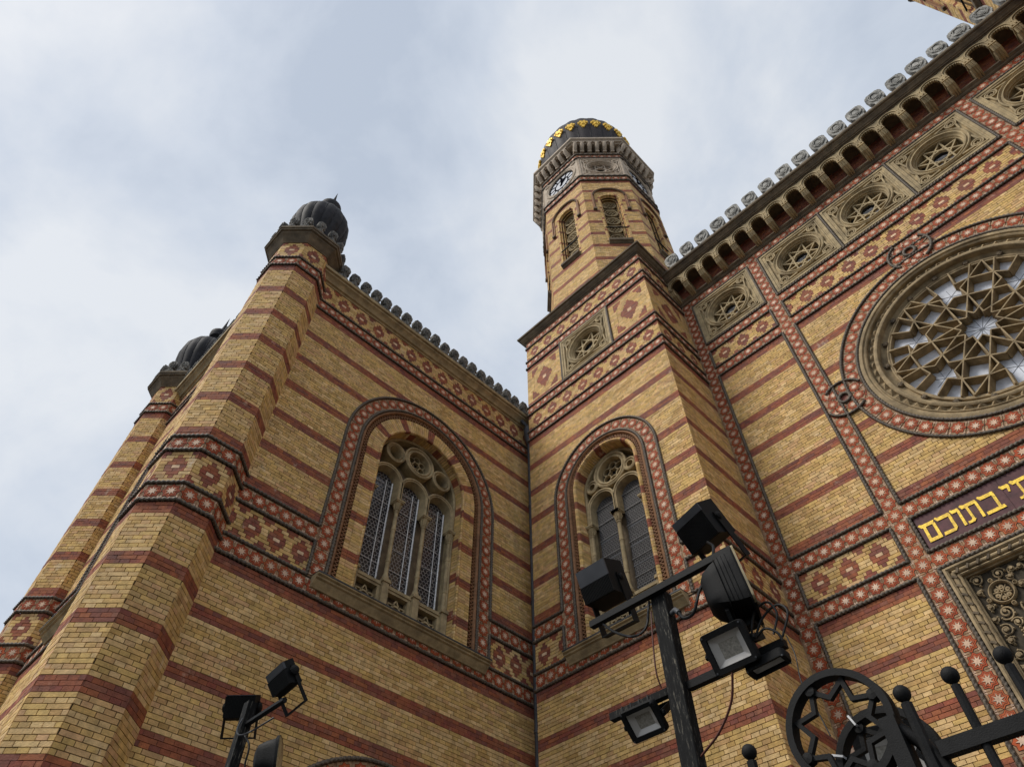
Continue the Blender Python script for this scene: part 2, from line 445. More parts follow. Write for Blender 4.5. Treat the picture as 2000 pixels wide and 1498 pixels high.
def star_tile(mb, F, w_, h_, lod=False):
    mb.rnd = random.random()
    mb.m = 0; mb.box(F, -w_ / 2, w_ / 2, -h_ / 2, h_ / 2, -.01, .006, back=False)
    k = min(w_, h_) / .236
    for (R, r, m_, d0, d1) in ((.130, .100, 1, .006, .0085), (.122, .092, 2, .0085, .011), (.100, .075, 1, .011, .0125), (.093, .068, 3, .0125, .014), (.078, .042, 1, .014, .0155), (.074, .032, 4, .0155, .019)):
        if lod and m_ in (1, 3) and R < .12 and R > .085: continue
        mb.m = m_; mb.fan(F, octo(R * k, r * k), (0, 0), d0, d1)
    if not lod:
        for sx in (-1, 1):
            for sy in (-1, 1):
                mb.m = 4; mb.box(F, sx * .106 * k - .011, sx * .106 * k + .011, sy * .1 * k - .017, sy * .1 * k + .017, .006, .0075, back=False)
                mb.m = 1; mb.box(F, sx * .103 * k - .002, sx * .103 * k + .002, sy * .104 * k - .012, sy * .104 * k + .012, .0075, .009, back=False)
def tile_mesh(w_, h_):
    key = (round(w_, 3), round(h_, 3))
    if key not in _TM:
        mb = MB(TILE_MATS); star_tile(mb, PLAN, w_, h_); mb.r = [0] * len(mb.f); _TM[key] = mb.mesh('star_tile', (0, 0, EYE))
    return _TM[key]

def subtract(iv, cut):
    out = []
    for a, b in iv:
        segs = [(a, b)]
        for c, d in cut:
            nx = []
            for p, q in segs:
                if d <= p or c >= q: nx.append((p, q)); continue
                if c > p: nx.append((p, c))
                if d < q: nx.append((d, q))
            segs = nx
        out += segs
    return [(p, q) for p, q in out if q - p > .012]
def arch_cut(cu, z0, R, zb=-9):
    def f(v):
        if v < zb or v > z0 + R: return []
        h = R if v <= z0 else math.sqrt(max(0, R * R - (v - z0) ** 2))
        return [(cu - h, cu + h)]
    return f
def disc_cut(cu, cv, R):
    def f(v):
        if abs(v - cv) >= R: return []
        h = math.sqrt(R * R - (v - cv) ** 2); return [(cu - h, cu + h)]
    return f
def rect_cut(u0, u1, v0, v1):
    return lambda v: [(u0, u1)] if v0 < v < v1 else []
def stripes(first=3, red=3, yel=10):
    """tone of a course counted from the top: red courses, then yellow, repeating"""
    def f(k, u): return 1 if (k - (first - red)) % (red + yel) < red else 0
    return f
def wall(P, F, u0, u1, vtop, vbot, tone, cuts=(), parent=None, course=CO, segs=None):
    """lay courses from vtop down to vbot between u0 and u1; cuts(v) gives the intervals left open"""
    k = 0; v1 = vtop
    while v1 > vbot + .01:
        v0 = max(v1 - course, vbot); vm = (v0 + v1) / 2
        cut = [c for f in cuts for c in f(vm)]
        for a, b in subtract([(u0, u1)], cut):
            if segs: rows = [(max(a, p), min(b, q), t_) for p, q, t_ in segs(k, a, b) if min(b, q) - max(a, p) > .01]
            else: rows = [(a, b, tone(k, a))]
            for p0, p1, tn in rows:
                L = ST / 2 if k % 2 else ST
                off = ST / 4 if k % 2 else (ST / 2 if k % 4 == 2 else 0)
                x = math.floor((p0 - off) / L) * L + off
                if segs: x = p0
                while x < p1 - 1e-4:
                    q0, q1 = max(x, p0), min(x + L, p1)
                    if q1 - q0 > .012:
                        full = ('h' if k % 2 else 's') if (q1 - q0 > L - 1e-4 and v1 - v0 > course * .98) else ''
                        P.brick(F, q0, q1, v0, v1, tn, parent, full)
                    x += L
                P.back.m = 1 if tn == 1 else 0
                P.back.quad(F, p0, p1, v0, v1, -.011)
        v1 = v0; k += 1
def motif_row(u_c, pitch, nrow=9):
    """nine courses of the stepped star motif with red triangles between: returns segs()"""
    mid = nrow // 2
    half = {0: .15, 1: .14, 2: .085, 3: .035}
    tri = {4: .10, 3: .045}
    def segs(k, a, b):
        dk = abs(k - mid); out = []
        n0 = math.floor((a - u_c) / pitch) - 1; n1 = math.ceil((b - u_c) / pitch) + 1
        for n in range(n0, n1 + 1):
            c = u_c + n * pitch
            if dk in half:
                h = half[dk]
                if dk == 0: out += [(c - h, c - .058, 1), (c - .058, c + .058, 2), (c + .058, c + h, 1)]
                else: out.append((c - h, c + h, 1))
            if dk in tri: out.append((c + pitch / 2 - tri[dk], c + pitch / 2 + tri[dk], 1))
        out.sort(); full = []; x = a
        for p, q, t_ in out:
            if q <= a or p >= b: continue
            p, q = max(p, x), min(q, b)
            if q - p < .012: continue
            if p > x + .006: full.append((x, p, 0))
            full.append((p, q, t_)); x = q
        if x < b - .006: full.append((x, b, 0))
        return full
    return segs
def lozenge(uc, vc, hu, hv, vtop, course=CO):
    """big stepped lozenge with half lozenges in the corners"""
    def segs(k, a, b):
        v = vtop - (k + .5) * course; dv = abs(v - vc) / hv; out = []
        h = .66 * (1 - dv / .72) * hu
        if h > .03:
            h = round(h / .03) * .03
            out.append((uc - h, uc + h, 1))
            if dv < .07: out = [(uc - h, uc - .06, 1), (uc - .06, uc + .06, 2), (uc + .06, uc + h, 1)]
        if dv < 1:
            h2 = hu * .62 * (1 - abs(1 - dv) / .62)
            if h2 > .03 and dv > .38:
                h2 = round(h2 / .03) * .03
                out += [(uc - hu, uc - hu + h2, 1), (uc + hu - h2, uc + hu, 1)]
        out.sort(); full = []; x = a
        for p, q, t_ in out:
            p, q = max(p, x), min(q, b)
            if q - p < .012: continue
            if p > x + .006: full.append((x, p, 0))
            full.append((p, q, t_)); x = q
        if x < b - .006: full.append((x, b, 0))
        return full
    return segs

ROPE = .0265
def rope3(pts, parent, r=ROPE, closed=False, step=.017, name='rope_moulding'):
    """cable moulding along a 3D polyline"""
    pts = [Vector(p) for p in pts]; out = []; m = len(pts)
    for i in range(m if closed else m - 1):
        a, b = pts[i], pts[(i + 1) % m]; n = max(1, int((b - a).length / step))
        out += [a.lerp(b, k / n) for k in range(n)]
    if not closed: out.append(pts[-1])
    mb = MB('rope_clay'); mb.tube(out, r, 8, closed, twist=2 * PI / .068, lob=.3)
    return mb.build(name, parent, smooth=60)
def rope(F, path, parent, d=.018, r=ROPE, closed=False, step=.017):
    return rope3([F.p(u, v, d) for u, v in path], parent, r, closed, step)
def arc(cu, cv, R, a0, a1, n):
    return [(cu + R * math.cos(a0 + (a1 - a0) * i / n), cv + R * math.sin(a0 + (a1 - a0) * i / n)) for i in range(n + 1)]
def arch_path(cu, z0, R, zb, n=28):
    return [(cu - R, zb)] + arc(cu, z0, R, PI, 0, n) + [(cu + R, zb)]
def tiles_line(P, F, p, q, parent, beds, ends=True, pitch=.243, w=.31):
    """row of star tiles whose first and last centres are p and q"""
    L = math.hypot(q[0] - p[0], q[1] - p[1]); n = max(1, round(L / pitch)); st = L / n
    ang = math.atan2(q[1] - p[1], q[0] - p[0])
    for i in range(n + 1):
        if not ends and i in (0, n): continue
        t_ = i / n
        P.tile(F.at(p[0] + (q[0] - p[0]) * t_, p[1] + (q[1] - p[1]) * t_, ang), parent, w=min(st - .006, .24))
    return st
def bed(mb, F, u0, u1, v0, v1): mb.quad(F, u0, u1, v0, v1, -.004)
def voussoirs(mb, F, cu, z0, zb, prof, step, tone, rmid, gap=.008, top_only=False):
    """pieces laid along an arch (legs and ring), each a short sweep of prof (r,d)"""
    leg = 0 if top_only else z0 - zb; La = PI * rmid; tot = 2 * leg + La; n = int(tot / step)
    def pos(s_, r, d):
        if s_ < leg: return F.p(cu - r, zb + s_, d)
        if s_ > leg + La: return F.p(cu + r, z0 - (s_ - leg - La), d)
        a = PI - (s_ - leg) / rmid
        return F.p(cu + r * math.cos(a), z0 + r * math.sin(a), d)
    k = len(prof)
    for i in range(n):
        a, b = tot * i / n + gap / 2, tot * (i + 1) / n - gap / 2
        mb.m = tone(i, n); mb.rnd = random.random(); j = random.uniform(-.0015, .0015)
        bi = mb.add([pos(a, r, d + j) for r, d in prof] + [pos(b, r, d + j) for r, d in prof])
        for q in range(k - 1): mb.face(bi + q, bi + q + 1, bi + k + q + 1, bi + k + q)
        mb.face(*range(bi + k - 1, bi - 1, -1)); mb.face(*range(bi + k, bi + 2 * k))
    mb.m = 0

# ================================================================== the setting
g = MB('pavement', 1); g.quad(PLAN, -300, 300, -300, 300, -EYE); gp = g.build('pavement'); gp['kind'] = 'structure'
GZ = -EYE / U     # pavement level in survey units

# levels shared by the whole building (rope centre lines)
ZA, ZB_, ZC, ZD = 7.28, 6.962, 6.345, 6.045
ZE, ZF, ZG, ZH = 13.551, 13.246, 12.631, 12.326
XT0, XT1, YT = -7.91, -3.804, 8.36          # tower front
YF = 10.0                                   # main facade
XW = -8.327                                 # wing flank
FF = Frame((0, YF, 0), (0, -1, 0))          # u = X
FW = Frame((XW, 0, 0), (1, 0, 0))           # u = Y
STRIPE = stripes()

def polyring(n, R, ph=0):
    return [(R * math.cos(ph + 2 * PI * i / n), R * math.sin(ph + 2 * PI * i / n)) for i in range(n)]

# ------------------------------------------------------------------ reusable stone work
_RND = {}
def roundel(F, cu, cv, S, parent, mat_='stone'):
    """square stone panel, ring with four looped corner eyes, deep eight-pointed star tracery, dark pane with a white painted sky reflection"""
    r = part('roundel', parent); h = S / 2; k = S / 1.64; G = F.at(cu, cv)
    mb = MB(mat_)
    # frame mouldings
    mb.sweep(G, [(-h, -h), (h, -h), (h, h), (-h, h)], [(0, -.03), (0, .035), (.05 * k, .035), (.06 * k, .015), (.09 * k, .015), (.10 * k, .03), (.125 * k, .03), (.14 * k, -.03)], closed=True)
    # sunk field with a round hole, as quads between the square and the ring
    n = 48; q = []
    for i in range(n):
        a = 2 * PI * i / n; c, s_ = math.cos(a), math.sin(a); t_ = (h - .1 * k) / max(abs(c), abs(s_)); q.append((t_ * c, t_ * s_))
    mb.strip([[G.p(q[i][0], q[i][1], -.02), G.p(.6 * k * math.cos(2 * PI * i / n), .6 * k * math.sin(2 * PI * i / n), -.02)] for i in range(n)], closed_path=True)
    mb.build('frame', r, smooth=35)
    mb = MB(mat_)
    R = .645 * k
    mb.revolve(G, 0, 0, [(R, -.03), (R, .03), (R - .02 * k, .045), (R - .045 * k, .03), (R - .055 * k, .01), (R - .075 * k, .01), (R - .085 * k, .035), (R - .11 * k, .035), (R - .12 * k, -.01), (R - .135 * k, -.03), (R - .15 * k, -.04), (R - .155 * k, -.075), (R - .175 * k, -.08), (R - .18 * k, -.30)], 48)
    mb.build('ring', r, smooth=40)
    for sx in (-1, 1):
        for sy in (-1, 1):
            mb = MB(mat_); x, y = sx * .565 * k, sy * .565 * k
            mb.revolve(G, x, y, [(.125 * k, -.02), (.125 * k, .03), (.10 * k, .03), (.09 * k, .012), (.075 * k, .03), (.055 * k, .03), (.05 * k, -.02)], 18)
            mb.revolve(G, x, y, [(.03 * k, -.02), (.02 * k, .01), (0, .015)], 8)
            a = math.atan2(sy, sx)
            for e in (-1, 1):       # tangents that loop the eye to the ring
                p = (R * math.cos(a + e * .42), R * math.sin(a + e * .42)); q_ = (x + .11 * k * math.cos(a + e * 1.75), y + .11 * k * math.sin(a + e * 1.75))
                mb.wall_bar(G, p, q_, .035 * k, -.02, .028)
            mb.build('corner_eye', r, smooth=40)
    mb = MB(mat_); Ri = R - .175 * k
    pts = polyring(8, Ri, PI / 8)
    for i in range(8): mb.wall_bar(G, pts[i], pts[(i + 3) % 8], .034 * k, -.17, -.105 + .0006 * i)
    mb.build('star_tracery', r)
    mb = MB(['dark_room', 'pane_white']); mb.fan(G, polyring(24, Ri + .03), (0, 0), -.305, -.30)
    mb.m = 1; mb.fan(G, octo(Ri * .50, Ri * .48, PI / 8), (0, 0), -.30, -.292)  # white octagon paints the sky reflected in the pane
    mb.build('pane', r)
    return r

def column(F, u, z0, z1, d, parent, r=.042, mat_='stone', ring=True):
    """little column: pedestal base, annulets, leafy capital"""
    H = z1 - z0; c = F.p(u, z0, d)
    pr = [(r * 1.75, 0), (r * 1.75, .03), (r * 1.5, .05), (r * 1.55, .07), (r * 1.2, .095), (r * 1.05, .12), (r, .14)]
    if ring:
        for f in (.22, .62): pr += [(r, H * f - .025), (r * 1.22, H * f - .018), (r * 1.22, H * f + .018), (r, H * f + .025)]
    pr += [(r * .95, H - .28), (r * 1.25, H - .27), (r * 1.25, H - .25), (r, H - .24), (r * 1.15, H - .17), (r * 1.9, H - .07), (r * 2.1, H - .06)]
    mb = MB(mat_); mb.lathe((c.x, c.y, c.z), pr, 12)
    G = F.at(u, z1, 0, d)
    mb.box(G, -r * 2.2, r * 2.2, -.06, -.03, -r * 2.2, r * 2.2); mb.box(G, -r * 2.5, r * 2.5, -.034, .0, -r * 2.5, r * 2.5)
    for a in range(8):   # capital leaves
        t_ = 2 * PI * a / 8; x, y = math.cos(t_), math.sin(t_)
        p0 = G.p(x * r * 1.15, -.22, y * r * 1.15); p1 = G.p(x * r * 1.55, -.14, y * r * 1.55); p2 = G.p(x * r * 2.05, -.10, y * r * 2.05)
        mb.tube([p0, p1, p2], .014, 5)
    return mb.build('column', parent, smooth=40)

def lattice(F, u0, u1, v0, v1, d, parent, cell=.045, archc=None, mat_='glass_lattice', name='leaded_light'):
    """leaded lights: honeycomb of came strips, saddle bars and guard rods"""
    mb = MB(mat_); th = .0042
    dx, dy = cell * math.sqrt(3), cell * 1.5
    def inside(u, v):
        if not (u0 < u < u1): return False
        if archc and v > archc[1]: return math.hypot(u - archc[0], v - archc[1]) < archc[2] - .01
        return v0 < v < v1
    row = 0; v = v0
    while v < v1:
        u = u0 + (dx / 2 if row % 2 else 0)
        while u < u1:
            for a in (PI / 2, PI / 2 + 2 * PI / 3, PI / 2 + 4 * PI / 3):
                p = (u, v); q = (u + cell * math.cos(a), v + cell * math.sin(a))
                if inside(*p) and inside(*q):
                    nx, ny = -math.sin(a) * th, math.cos(a) * th
                    b = mb.add([F.p(p[0] - nx, p[1] - ny, d), F.p(q[0] - nx, q[1] - ny, d), F.p(q[0] + nx, q[1] + ny, d), F.p(p[0] + nx, p[1] + ny, d)]); mb.face(b, b + 1, b + 2, b + 3)
            u += dx
        v += dy; row += 1
    n = int((v1 - v0) / .42)
    for i in range(1, n + 1):
        z = v0 + (v1 - v0) * i / (n + .6)
        mb.box(F, u0, u1, z - .008, z + .008, d, d + .012)
    return mb.build(name, parent, kind='stuff')

def sill(F, u0, u1, v, parent, mat_='stone'):
    mb = MB(mat_); mb.extrude_u(F, [(-.3, v - .20), (.0, v - .20), (.05, v - .195), (.07, v - .16), (.10, v - .14), (.13, v - .09), (.165, v - .075), (.165, v - .05), (.205, v - .035), (.205, v), (-.3, v + .02)], u0, u1)
    o = mb.build('sill', parent, smooth=30)
    mb = MB('pipe_grey'); mb.extrude_u(F, [(-.3, v + .022), (.207, v + .002), (.207, v - .016), (.213, v - .016), (.213, v + .008), (-.3, v + .03)], u0 - .006, u1 + .006); mb.build('flashing', parent)
    return o

def zigzag(mb, F, cu, z0, zb, r0, r1, step, d0, d1):
    """pierced zig-zag band: dark bed with small clay lozenges"""
    mb.m = 1; mb.arch(F, cu, z0, [(r1, d0), (r0, d0)], zb, 24)
    mb.m = 0; rm = (r0 + r1) / 2; leg = z0 - zb; La = PI * rm; tot = 2 * leg + La; n = int(tot / step)
    for i in range(n):
        s_ = tot * (i + .5) / n
        if s_ < leg: G = F.at(cu - rm, zb + s_, PI / 2)
        elif s_ > leg + La: G = F.at(cu + rm, z0 - (s_ - leg - La), -PI / 2)
        else:
            a = PI - (s_ - leg) / rm; G = F.at(cu + rm * math.cos(a), z0 + rm * math.sin(a), a - PI / 2)
        h = (r1 - r0) / 2; w_ = step * .5
        mb.wall_bar(G, (-w_, -h), (0, h), .016, d0, d1); mb.wall_bar(G, (0, h), (w_, -h), .016, d0, d1)

def arched_window(P, F, cu, z0, R, parent, zb=6.40, lights=3, glaze='lead', plain=False):
    """big round-arched window: cable, star tiles, cable, pierced band, brick ring, stone tracery"""
    win = part('arched_window', parent)
    Ri = R - .31
    rope(F, arch_path(cu, z0, R, ZA), win); rope(F, arch_path(cu, z0, Ri, zb), win)
    for s_ in (-1, 1): rope(F, [(cu + s_ * R, ZC), (cu + s_ * R, ZB_)], win)
    rm = R - .155
    mb = MB('tile_ground'); mb.arch(F, cu, z0, [(R, -.004), (Ri - .03, -.004)], zb - .1, 32); mb.build('tile_bed', win)
    na = round(PI * rm / .243)
    for i in range(na):
        a = PI * (i + .5) / na; P.tile(F.at(cu + rm * math.cos(a), z0 + rm * math.sin(a), a + PI / 2), win, w=PI * rm / na - .004 - .02)
    for s_ in (-1, 1): tiles_line(P, F, (cu + s_ * rm, z0 - .122), (cu + s_ * rm, zb + .1), win, None)
    # clay roll and pierced band
    mb = MB('terracotta'); r0 = Ri - .06
    mb.arch(F, cu, z0, [(r0 + .03, -.02), (r0 + .025, .02), (r0, .032), (r0 - .025, .015), (r0 - .03, -.03)], zb, 28); mb.build('clay_roll', win, smooth=50)
    mb = MB(['terracotta', 'dark_room']); zigzag(mb, F, cu, z0, zb, r0 - .125, r0 - .03, .075, -.05, -.005); mb.build('pierced_band', win)
    ri = r0 - .13
    tone = lambda i, n: 1 if (i + 4) % 13 < 3 else 0
    mb = MB(TONES)
    if lights == 3:
        ro = ri; ri = ro - .31
        voussoirs(mb, F, cu, z0, zb, [(ro, -.03), (ro, -.012), (ro - .10, -.012), (ro - .10, -.03)], CO, tone, ro)
        voussoirs(mb, F, cu, z0, zb, [(ro - .105, -.03), (ro - .105, -.010), (ri + .03, -.010), (ri + .03, -.05)], CO, tone, ro)
        voussoirs(mb, F, cu, z0, zb, [(ri + .03, -.04), (ri + .03, .0), (ri + .005, .015), (ri - .02, .0), (ri - .02, -.05)], CO, tone, ro)
    else:
        ro = ri + .01; ri = ro - .09
        voussoirs(mb, F, cu, z0, zb, [(ro, -.05), (ro - .005, .0), (ro - .03, .028), (ro - .06, .028), (ro - .085, .0), (ro - .09, -.06)], CO, tone, ro)
    voussoirs(mb, F, cu, z0, zb, [(ri + .01, -.03), (ri, -.04), (ri - .02, -.2), (ri - .02, -.44)], CO, tone, ri + .1)
    mb.build('brick_ring', win, kind='stuff')
    mb = MB('mortar'); mb.arch(F, cu, z0, [(r0 - .12, -.028), (ri + .006, -.03), (ri - .012, -.2), (ri - .012, -.45)], zb, 24); mb.build('mortar_ring', win)
    ri -= .02
    back = MB(['stone_dark', 'dark_room'])  # darker stone puts the shade of the recess into the plate colour
    pts = [(cu + ri, zb - .1)] + arc(cu, z0, ri, 0, PI, 24) + [(cu - ri, zb - .1)]
    back.m = 1 if plain else 0
    back.poly(F, pts, -.43); back.build('back_plate', win)
    if plain: return win
    pit = 2 * ri / (lights + .0)
    fd = -.21
    if lights == 3:
        cs = [(-.66, .285), (0, .285), (.66, .285)]; zl = z0 - .30; cz = z0 + .545; circ = [(0, cz, .37, .25), (-.60, z0 + .43, .235, .145), (.60, z0 + .43, .235, .145)]
    else:
        cs = [(-.335, .29), (.335, .29)]; zl = z0 - .46; cz = z0 + .26; circ = [(0, cz, .42, .30), (-.5, z0 + .08, .15, .09), (.5, z0 + .08, .15, .09)]
    zcap = zl - .42; zped = 7.16; zbase = zb
    st = MB('stone')
    for c, hw in cs:
        st.arch(F, cu + c, zl, [(hw + .075, -.43), (hw + .075, fd - .02), (hw + .06, fd), (hw + .035, fd), (hw + .02, fd - .02), (hw, fd - .02), (hw - .01, fd - .06), (hw - .035, -.43)], zcap, 18)
    for x, z, ro_, ri_ in circ:
        st.revolve(F, cu + x, z, [(ro_ + .01, -.43), (ro_ + .01, fd), (ro_ - .02, fd + .015), (ro_ - .04, fd), (ro_ - .05, fd - .025), (ro_ - .075, fd), (ri_ + .01, fd - .01), (ri_, fd - .05), (ri_ - .01, -.43)], 32)
    st.arch(F, cu, z0, [(ri + .005, -.43), (ri + .005, fd - .02), (ri - .03, fd), (ri - .055, fd - .03), (ri - .06, -.43)], zb, 24)
    st.build('tracery', win, smooth=38)
    fo = MB('stone')        # foiled star in the middle eye
    x, z, ro_, ri_ = circ[0]
    for i in range(6):
        a = 2 * PI * i / 6 + PI / 6; b = a + PI / 6
        fo.revolve(F, cu + x + ri_ * .62 * math.cos(a), z + ri_ * .62 * math.sin(a), [(ri_ * .34, -.41), (ri_ * .34, -.33), (ri_ * .27, -.33), (ri_ * .27, -.41)], 12)
    fo.build('foil', win, smooth=40)
    gl = MB('glass_dark' if glaze == 'lead' else 'dark_room')
    for x, z, ro_, ri_ in circ: gl.fan(F, [(cu + x + p, z + q_) for p, q_ in polyring(20, ri_)], (cu + x, z), -.425, -.42)
    build_each(gl, 'eye_pane', win)
    for c, hw in cs:
        lw = hw - .03
        if glaze == 'lead':
            mb = MB('glass_dark'); mb.poly(F, [(cu + c + lw, zped - .08)] + arc(cu + c, zl, lw, 0, PI, 14) + [(cu + c - lw, zped - .08)], -.42); mb.build('pane', win)
            lattice(F, cu + c - lw, cu + c + lw, zped - .08, zl + lw, -.412, win, archc=(cu + c, zl, lw))
            mb = MB('rod_white')
            for e in (-.82, .3, .86):
                mb.tube([F.p(cu + c + lw * e, zped - .06, -.395), F.p(cu + c + lw * e, zl + lw * .35, -.395)], .010 if e != .86 else .017, 5)
            build_each(mb, 'guard_rod', win)
        else:
            mb = MB('net_grey'); mb.poly(F, [(cu + c + lw, zped - .08)] + arc(cu + c, zl, lw, 0, PI, 14) + [(cu + c - lw, zped - .08)], -.40)
            mb.build('pane', win); lattice(F, cu + c - lw, cu + c + lw, zped - .08, zl + lw, -.385, win, cell=.033, archc=(cu + c, zl, lw), mat_='net_wire', name='wire_net')
            mb = MB('lead_line')
            z = zped + .1
            while z < zl: mb.box(F, cu + c - lw, cu + c + lw, z, z + .018, -.40, -.39); z += .44
            build_each(mb, 'saddle_bar', win)
    edges = sorted(set([round(c - .33, 3) for c, h in cs] + [round(c + .33, 3) for c, h in cs]))
    for x in edges:
        ou = max(-ri + .07, min(ri - .07, x))
        column(F, cu + ou, zped, zcap + .02, fd - .05, win, r=.04)
        mb = MB('stone'); G = F.at(cu + ou, zped, 0, fd - .05)
        mb.prism(G, [(-.062, zbase - zped), (.062, zbase - zped), (.062, -.05), (-.062, -.05)], -.2, .062)
        mb.box(G, -.085, .085, -.07, -.035, -.2, .085); mb.box(G, -.075, .075, -.035, .0, -.2, .075)
        mb.build('pedestal', win)
    mb = MB('stone')
    for c, hw in cs:    # little parapet panels with pierced stars
        a, b = cu + c - .27, cu + c + .27
        mb.box(F, a, b, zped - .12, zped - .06, -.40, fd - .04); mb.box(F, a, b, zped - .17, zped - .12, -.40, fd - .06)
        mb.box(F, a, b, zbase, zbase + .05, -.40, fd - .05)
        for e in (a + .03, b - .03): mb.box(F, e - .03, e + .03, zbase + .05, zped - .17, -.40, fd - .06)
    mb.build('parapet', win)
    mb = MB('stone')
    for c, hw in cs:
        G = F.at(cu + c, (zbase + zped - .12) / 2); pr = polyring(6, .21, PI / 6)
        for i in range(6): mb.wall_bar(G, pr[i], pr[(i + 2) % 6], .022, -.36, fd - .09)
        mb.revolve(G, 0, 0, [(.10, -.36), (.10, fd - .08), (.08, fd - .08), (.08, -.36)], 14)
    mb.build('pierced_star', win)
    sill(F, cu - R + .10, cu + R - .10, ZC + .02, win)
    return win

def low_arch(P, F, cu, R, parent, z0=2.32):
    """head of the ground-floor opening"""
    win = part('ground_arch', parent); Ri = R - .31; rm = R - .155
    rope(F, arch_path(cu, z0, R, GZ + .02), win); rope(F, arch_path(cu, z0, Ri, GZ + .02), win)
    mb = MB('tile_ground'); mb.arch(F, cu, z0, [(R, -.004), (Ri - .03, -.004)], GZ, 32); mb.build('tile_bed', win)
    na = round(PI * rm / .243)
    for i in range(na):
        a = PI * (i + .5) / na; P.tile(F.at(cu + rm * math.cos(a), z0 + rm * math.sin(a), a + PI / 2), win, w=PI * rm / na - .024)
    for s_ in (-1, 1): tiles_line(P, F, (cu + s_ * rm, z0 - .122), (cu + s_ * rm, GZ + .15), win, None)
    mb = MB('stone'); mb.arch(F, cu, z0, [(Ri - .02, -.01), (Ri - .1, -.02), (Ri - .14, -.3), (Ri - .2, -.4)], GZ, 24); mb.build('stone_reveal', win, smooth=40)
    mb = MB('dark_room'); mb.poly(F, [(cu + Ri, GZ)] + arc(cu, z0, Ri, 0, PI, 20) + [(cu - Ri, GZ)], -.4); mb.build('dark_recess', win)  # dark sheet paints the shade inside the recessed opening
    return win

MERLON = [(x * 1.1, y) for x, y in ((-.10, 0), (.10, 0), (.10, .09), (.14, .14), (.165, .19), (.175, .26), (.178, .48), (.15, .55), (.12, .56), (.105, .59), (-.105, .59), (-.12, .56), (-.15, .55), (-.178, .48), (-.175, .26), (-.165, .19), (-.14, .14), (-.10, .09))]
PALM = [(-.13, 0), (.13, 0), (.125, .03), (.07, .07), (.05, .13), (.088, .15), (.10, .18), (.075, .205), (.10, .25), (.105, .34), (.055, .425), (-.055, .425), (-.105, .34), (-.10, .25), (-.075, .205), (-.10, .18), (-.088, .15), (-.05, .13), (-.07, .07), (-.125, .03)]
_ML = {}
def merlon_mesh(kind, mat_, k=1.0):
    key = (kind, mat_, k)
    if key not in _ML:
        mb = MB(mat_); G = Frame((0, 0, 0), (0, -1, 0)); sh = MERLON if kind == 'm' else PALM; sh = [(u * k, v * k) for u, v in sh]
        mb.prism(G, sh, -.055 * k, .055 * k, back=True)
        if kind == 'm':
            mb.sweep(G, [(-.10, .19), (.10, .19), (.14, .27), (.14, .44), (.07, .52), (-.07, .52), (-.14, .44), (-.14, .27)], [(0, .05), (0, .078), (.028, .078), (.028, .05)], closed=True)
            mb.prism(G, [(-.05, .26), (.05, .26), (.06, .34), (.035, .43), (-.035, .43), (-.06, .34)], .05, .07); mb.tube([G.p(-.085, .27, .055), G.p(-.1, .36, .07), G.p(-.06, .46, .07), G.p(0, .485, .07), G.p(.06, .46, .07), G.p(.1, .36, .07), G.p(.085, .27, .055)], .013, 5)
            for s_ in (-1, 1): mb.tube([G.p(s_ * .02, .13, .06), G.p(s_ * .09, .2, .075), G.p(s_ * .11, .30, .065)], .016, 5)
            mb.box(G, .20, .26, -.01, .075, -.04, .04)
        else:
            for s_ in (-1, 1):
                mb.tube([G.p(s_ * .01 * k, .02 * k, .06 * k), G.p(s_ * .025 * k, .13 * k, .07 * k), G.p(s_ * .07 * k, .17 * k, .066 * k)], .012 * k, 5)
                mb.tube([G.p(s_ * .015 * k, .17 * k, .06 * k), G.p(s_ * .06 * k, .26 * k, .07 * k), G.p(s_ * .025 * k, .38 * k, .066 * k)], .012 * k, 5)
            mb.revolve(G, 0, .25 * k, [(.03 * k, .05 * k), (.02 * k, .08 * k), (0, .085 * k)], 6)
        _ML[key] = mb.mesh('merlon', (0, 0, EYE))
    return _ML[key]
def merlon(F, u, v, d, parent, kind='m', mat_='stone_grey', k=1.0):
    o = place('merlon', merlon_mesh(kind, mat_, k), parent); p = F.p(u, v, d) * U; l = root_loc(parent)
    n = F.N; j = random.uniform; o.rotation_euler = (j(-.03, .03), j(-.035, .035), math.atan2(n.x, -n.y) + j(-.05, .05)); o.scale = (j(.95, 1.04), 1, j(.94, 1.04)); o.location = (p.x - l[0], p.y - l[1], p.z + EYE - l[2])
    return o

# ================================================================== main hall facade
hall = thing('synagogue_hall', 'main hall front with rose window, star-tile bands and gilt inscription, right of the clock tower', 'building', (.942 * U, YF * U, 0))
P = Pieces()
XB = [(-3.808, -3.497), (-1.86, -1.55), (3.434, 3.744), (5.38, 5.69)]
CX = .942
cells_u = [(-3.497, -1.86), (-1.55, 3.434), (3.744, 5.38)]
ROSE = (.95, 9.776); RR = 2.29
core = MB('dark_room'); core.box(FF, -3.9, 5.8, GZ, 16.4, -1.2, -.46); core.build('core', hall)  # added unseen block, stops light leaking through the hollow hall
beds = MB('tile_ground')
for a, b in XB: bed(beds, FF, a, b, GZ, 15.53)
for a, b in cells_u:
    for z0_, z1_ in ((15.24, 15.53), (ZF, ZE), (ZH, ZG), (ZB_, ZA), (ZD, ZC)): bed(beds, FF, a, b, z0_, z1_)
build_each(beds, 'tile_bed', hall)
vc = [(a + b) / 2 for a, b in XB]; hz = [15.385, (ZE + ZF) / 2, (ZG + ZH) / 2, (ZA + ZB_) / 2, (ZC + ZD) / 2]
for i in range(3):
    for z in hz: tiles_line(P, FF, (vc[i], z), (vc[i + 1], z), hall, None, ends=False)
for x in vc:
    for i, z in enumerate(hz):
        P.tile(FF.at(x, z), hall)
        z2 = hz[i + 1] if i < 4 else GZ + .1
        tiles_line(P, FF, (x, z), (x, z2), hall, None, ends=False)
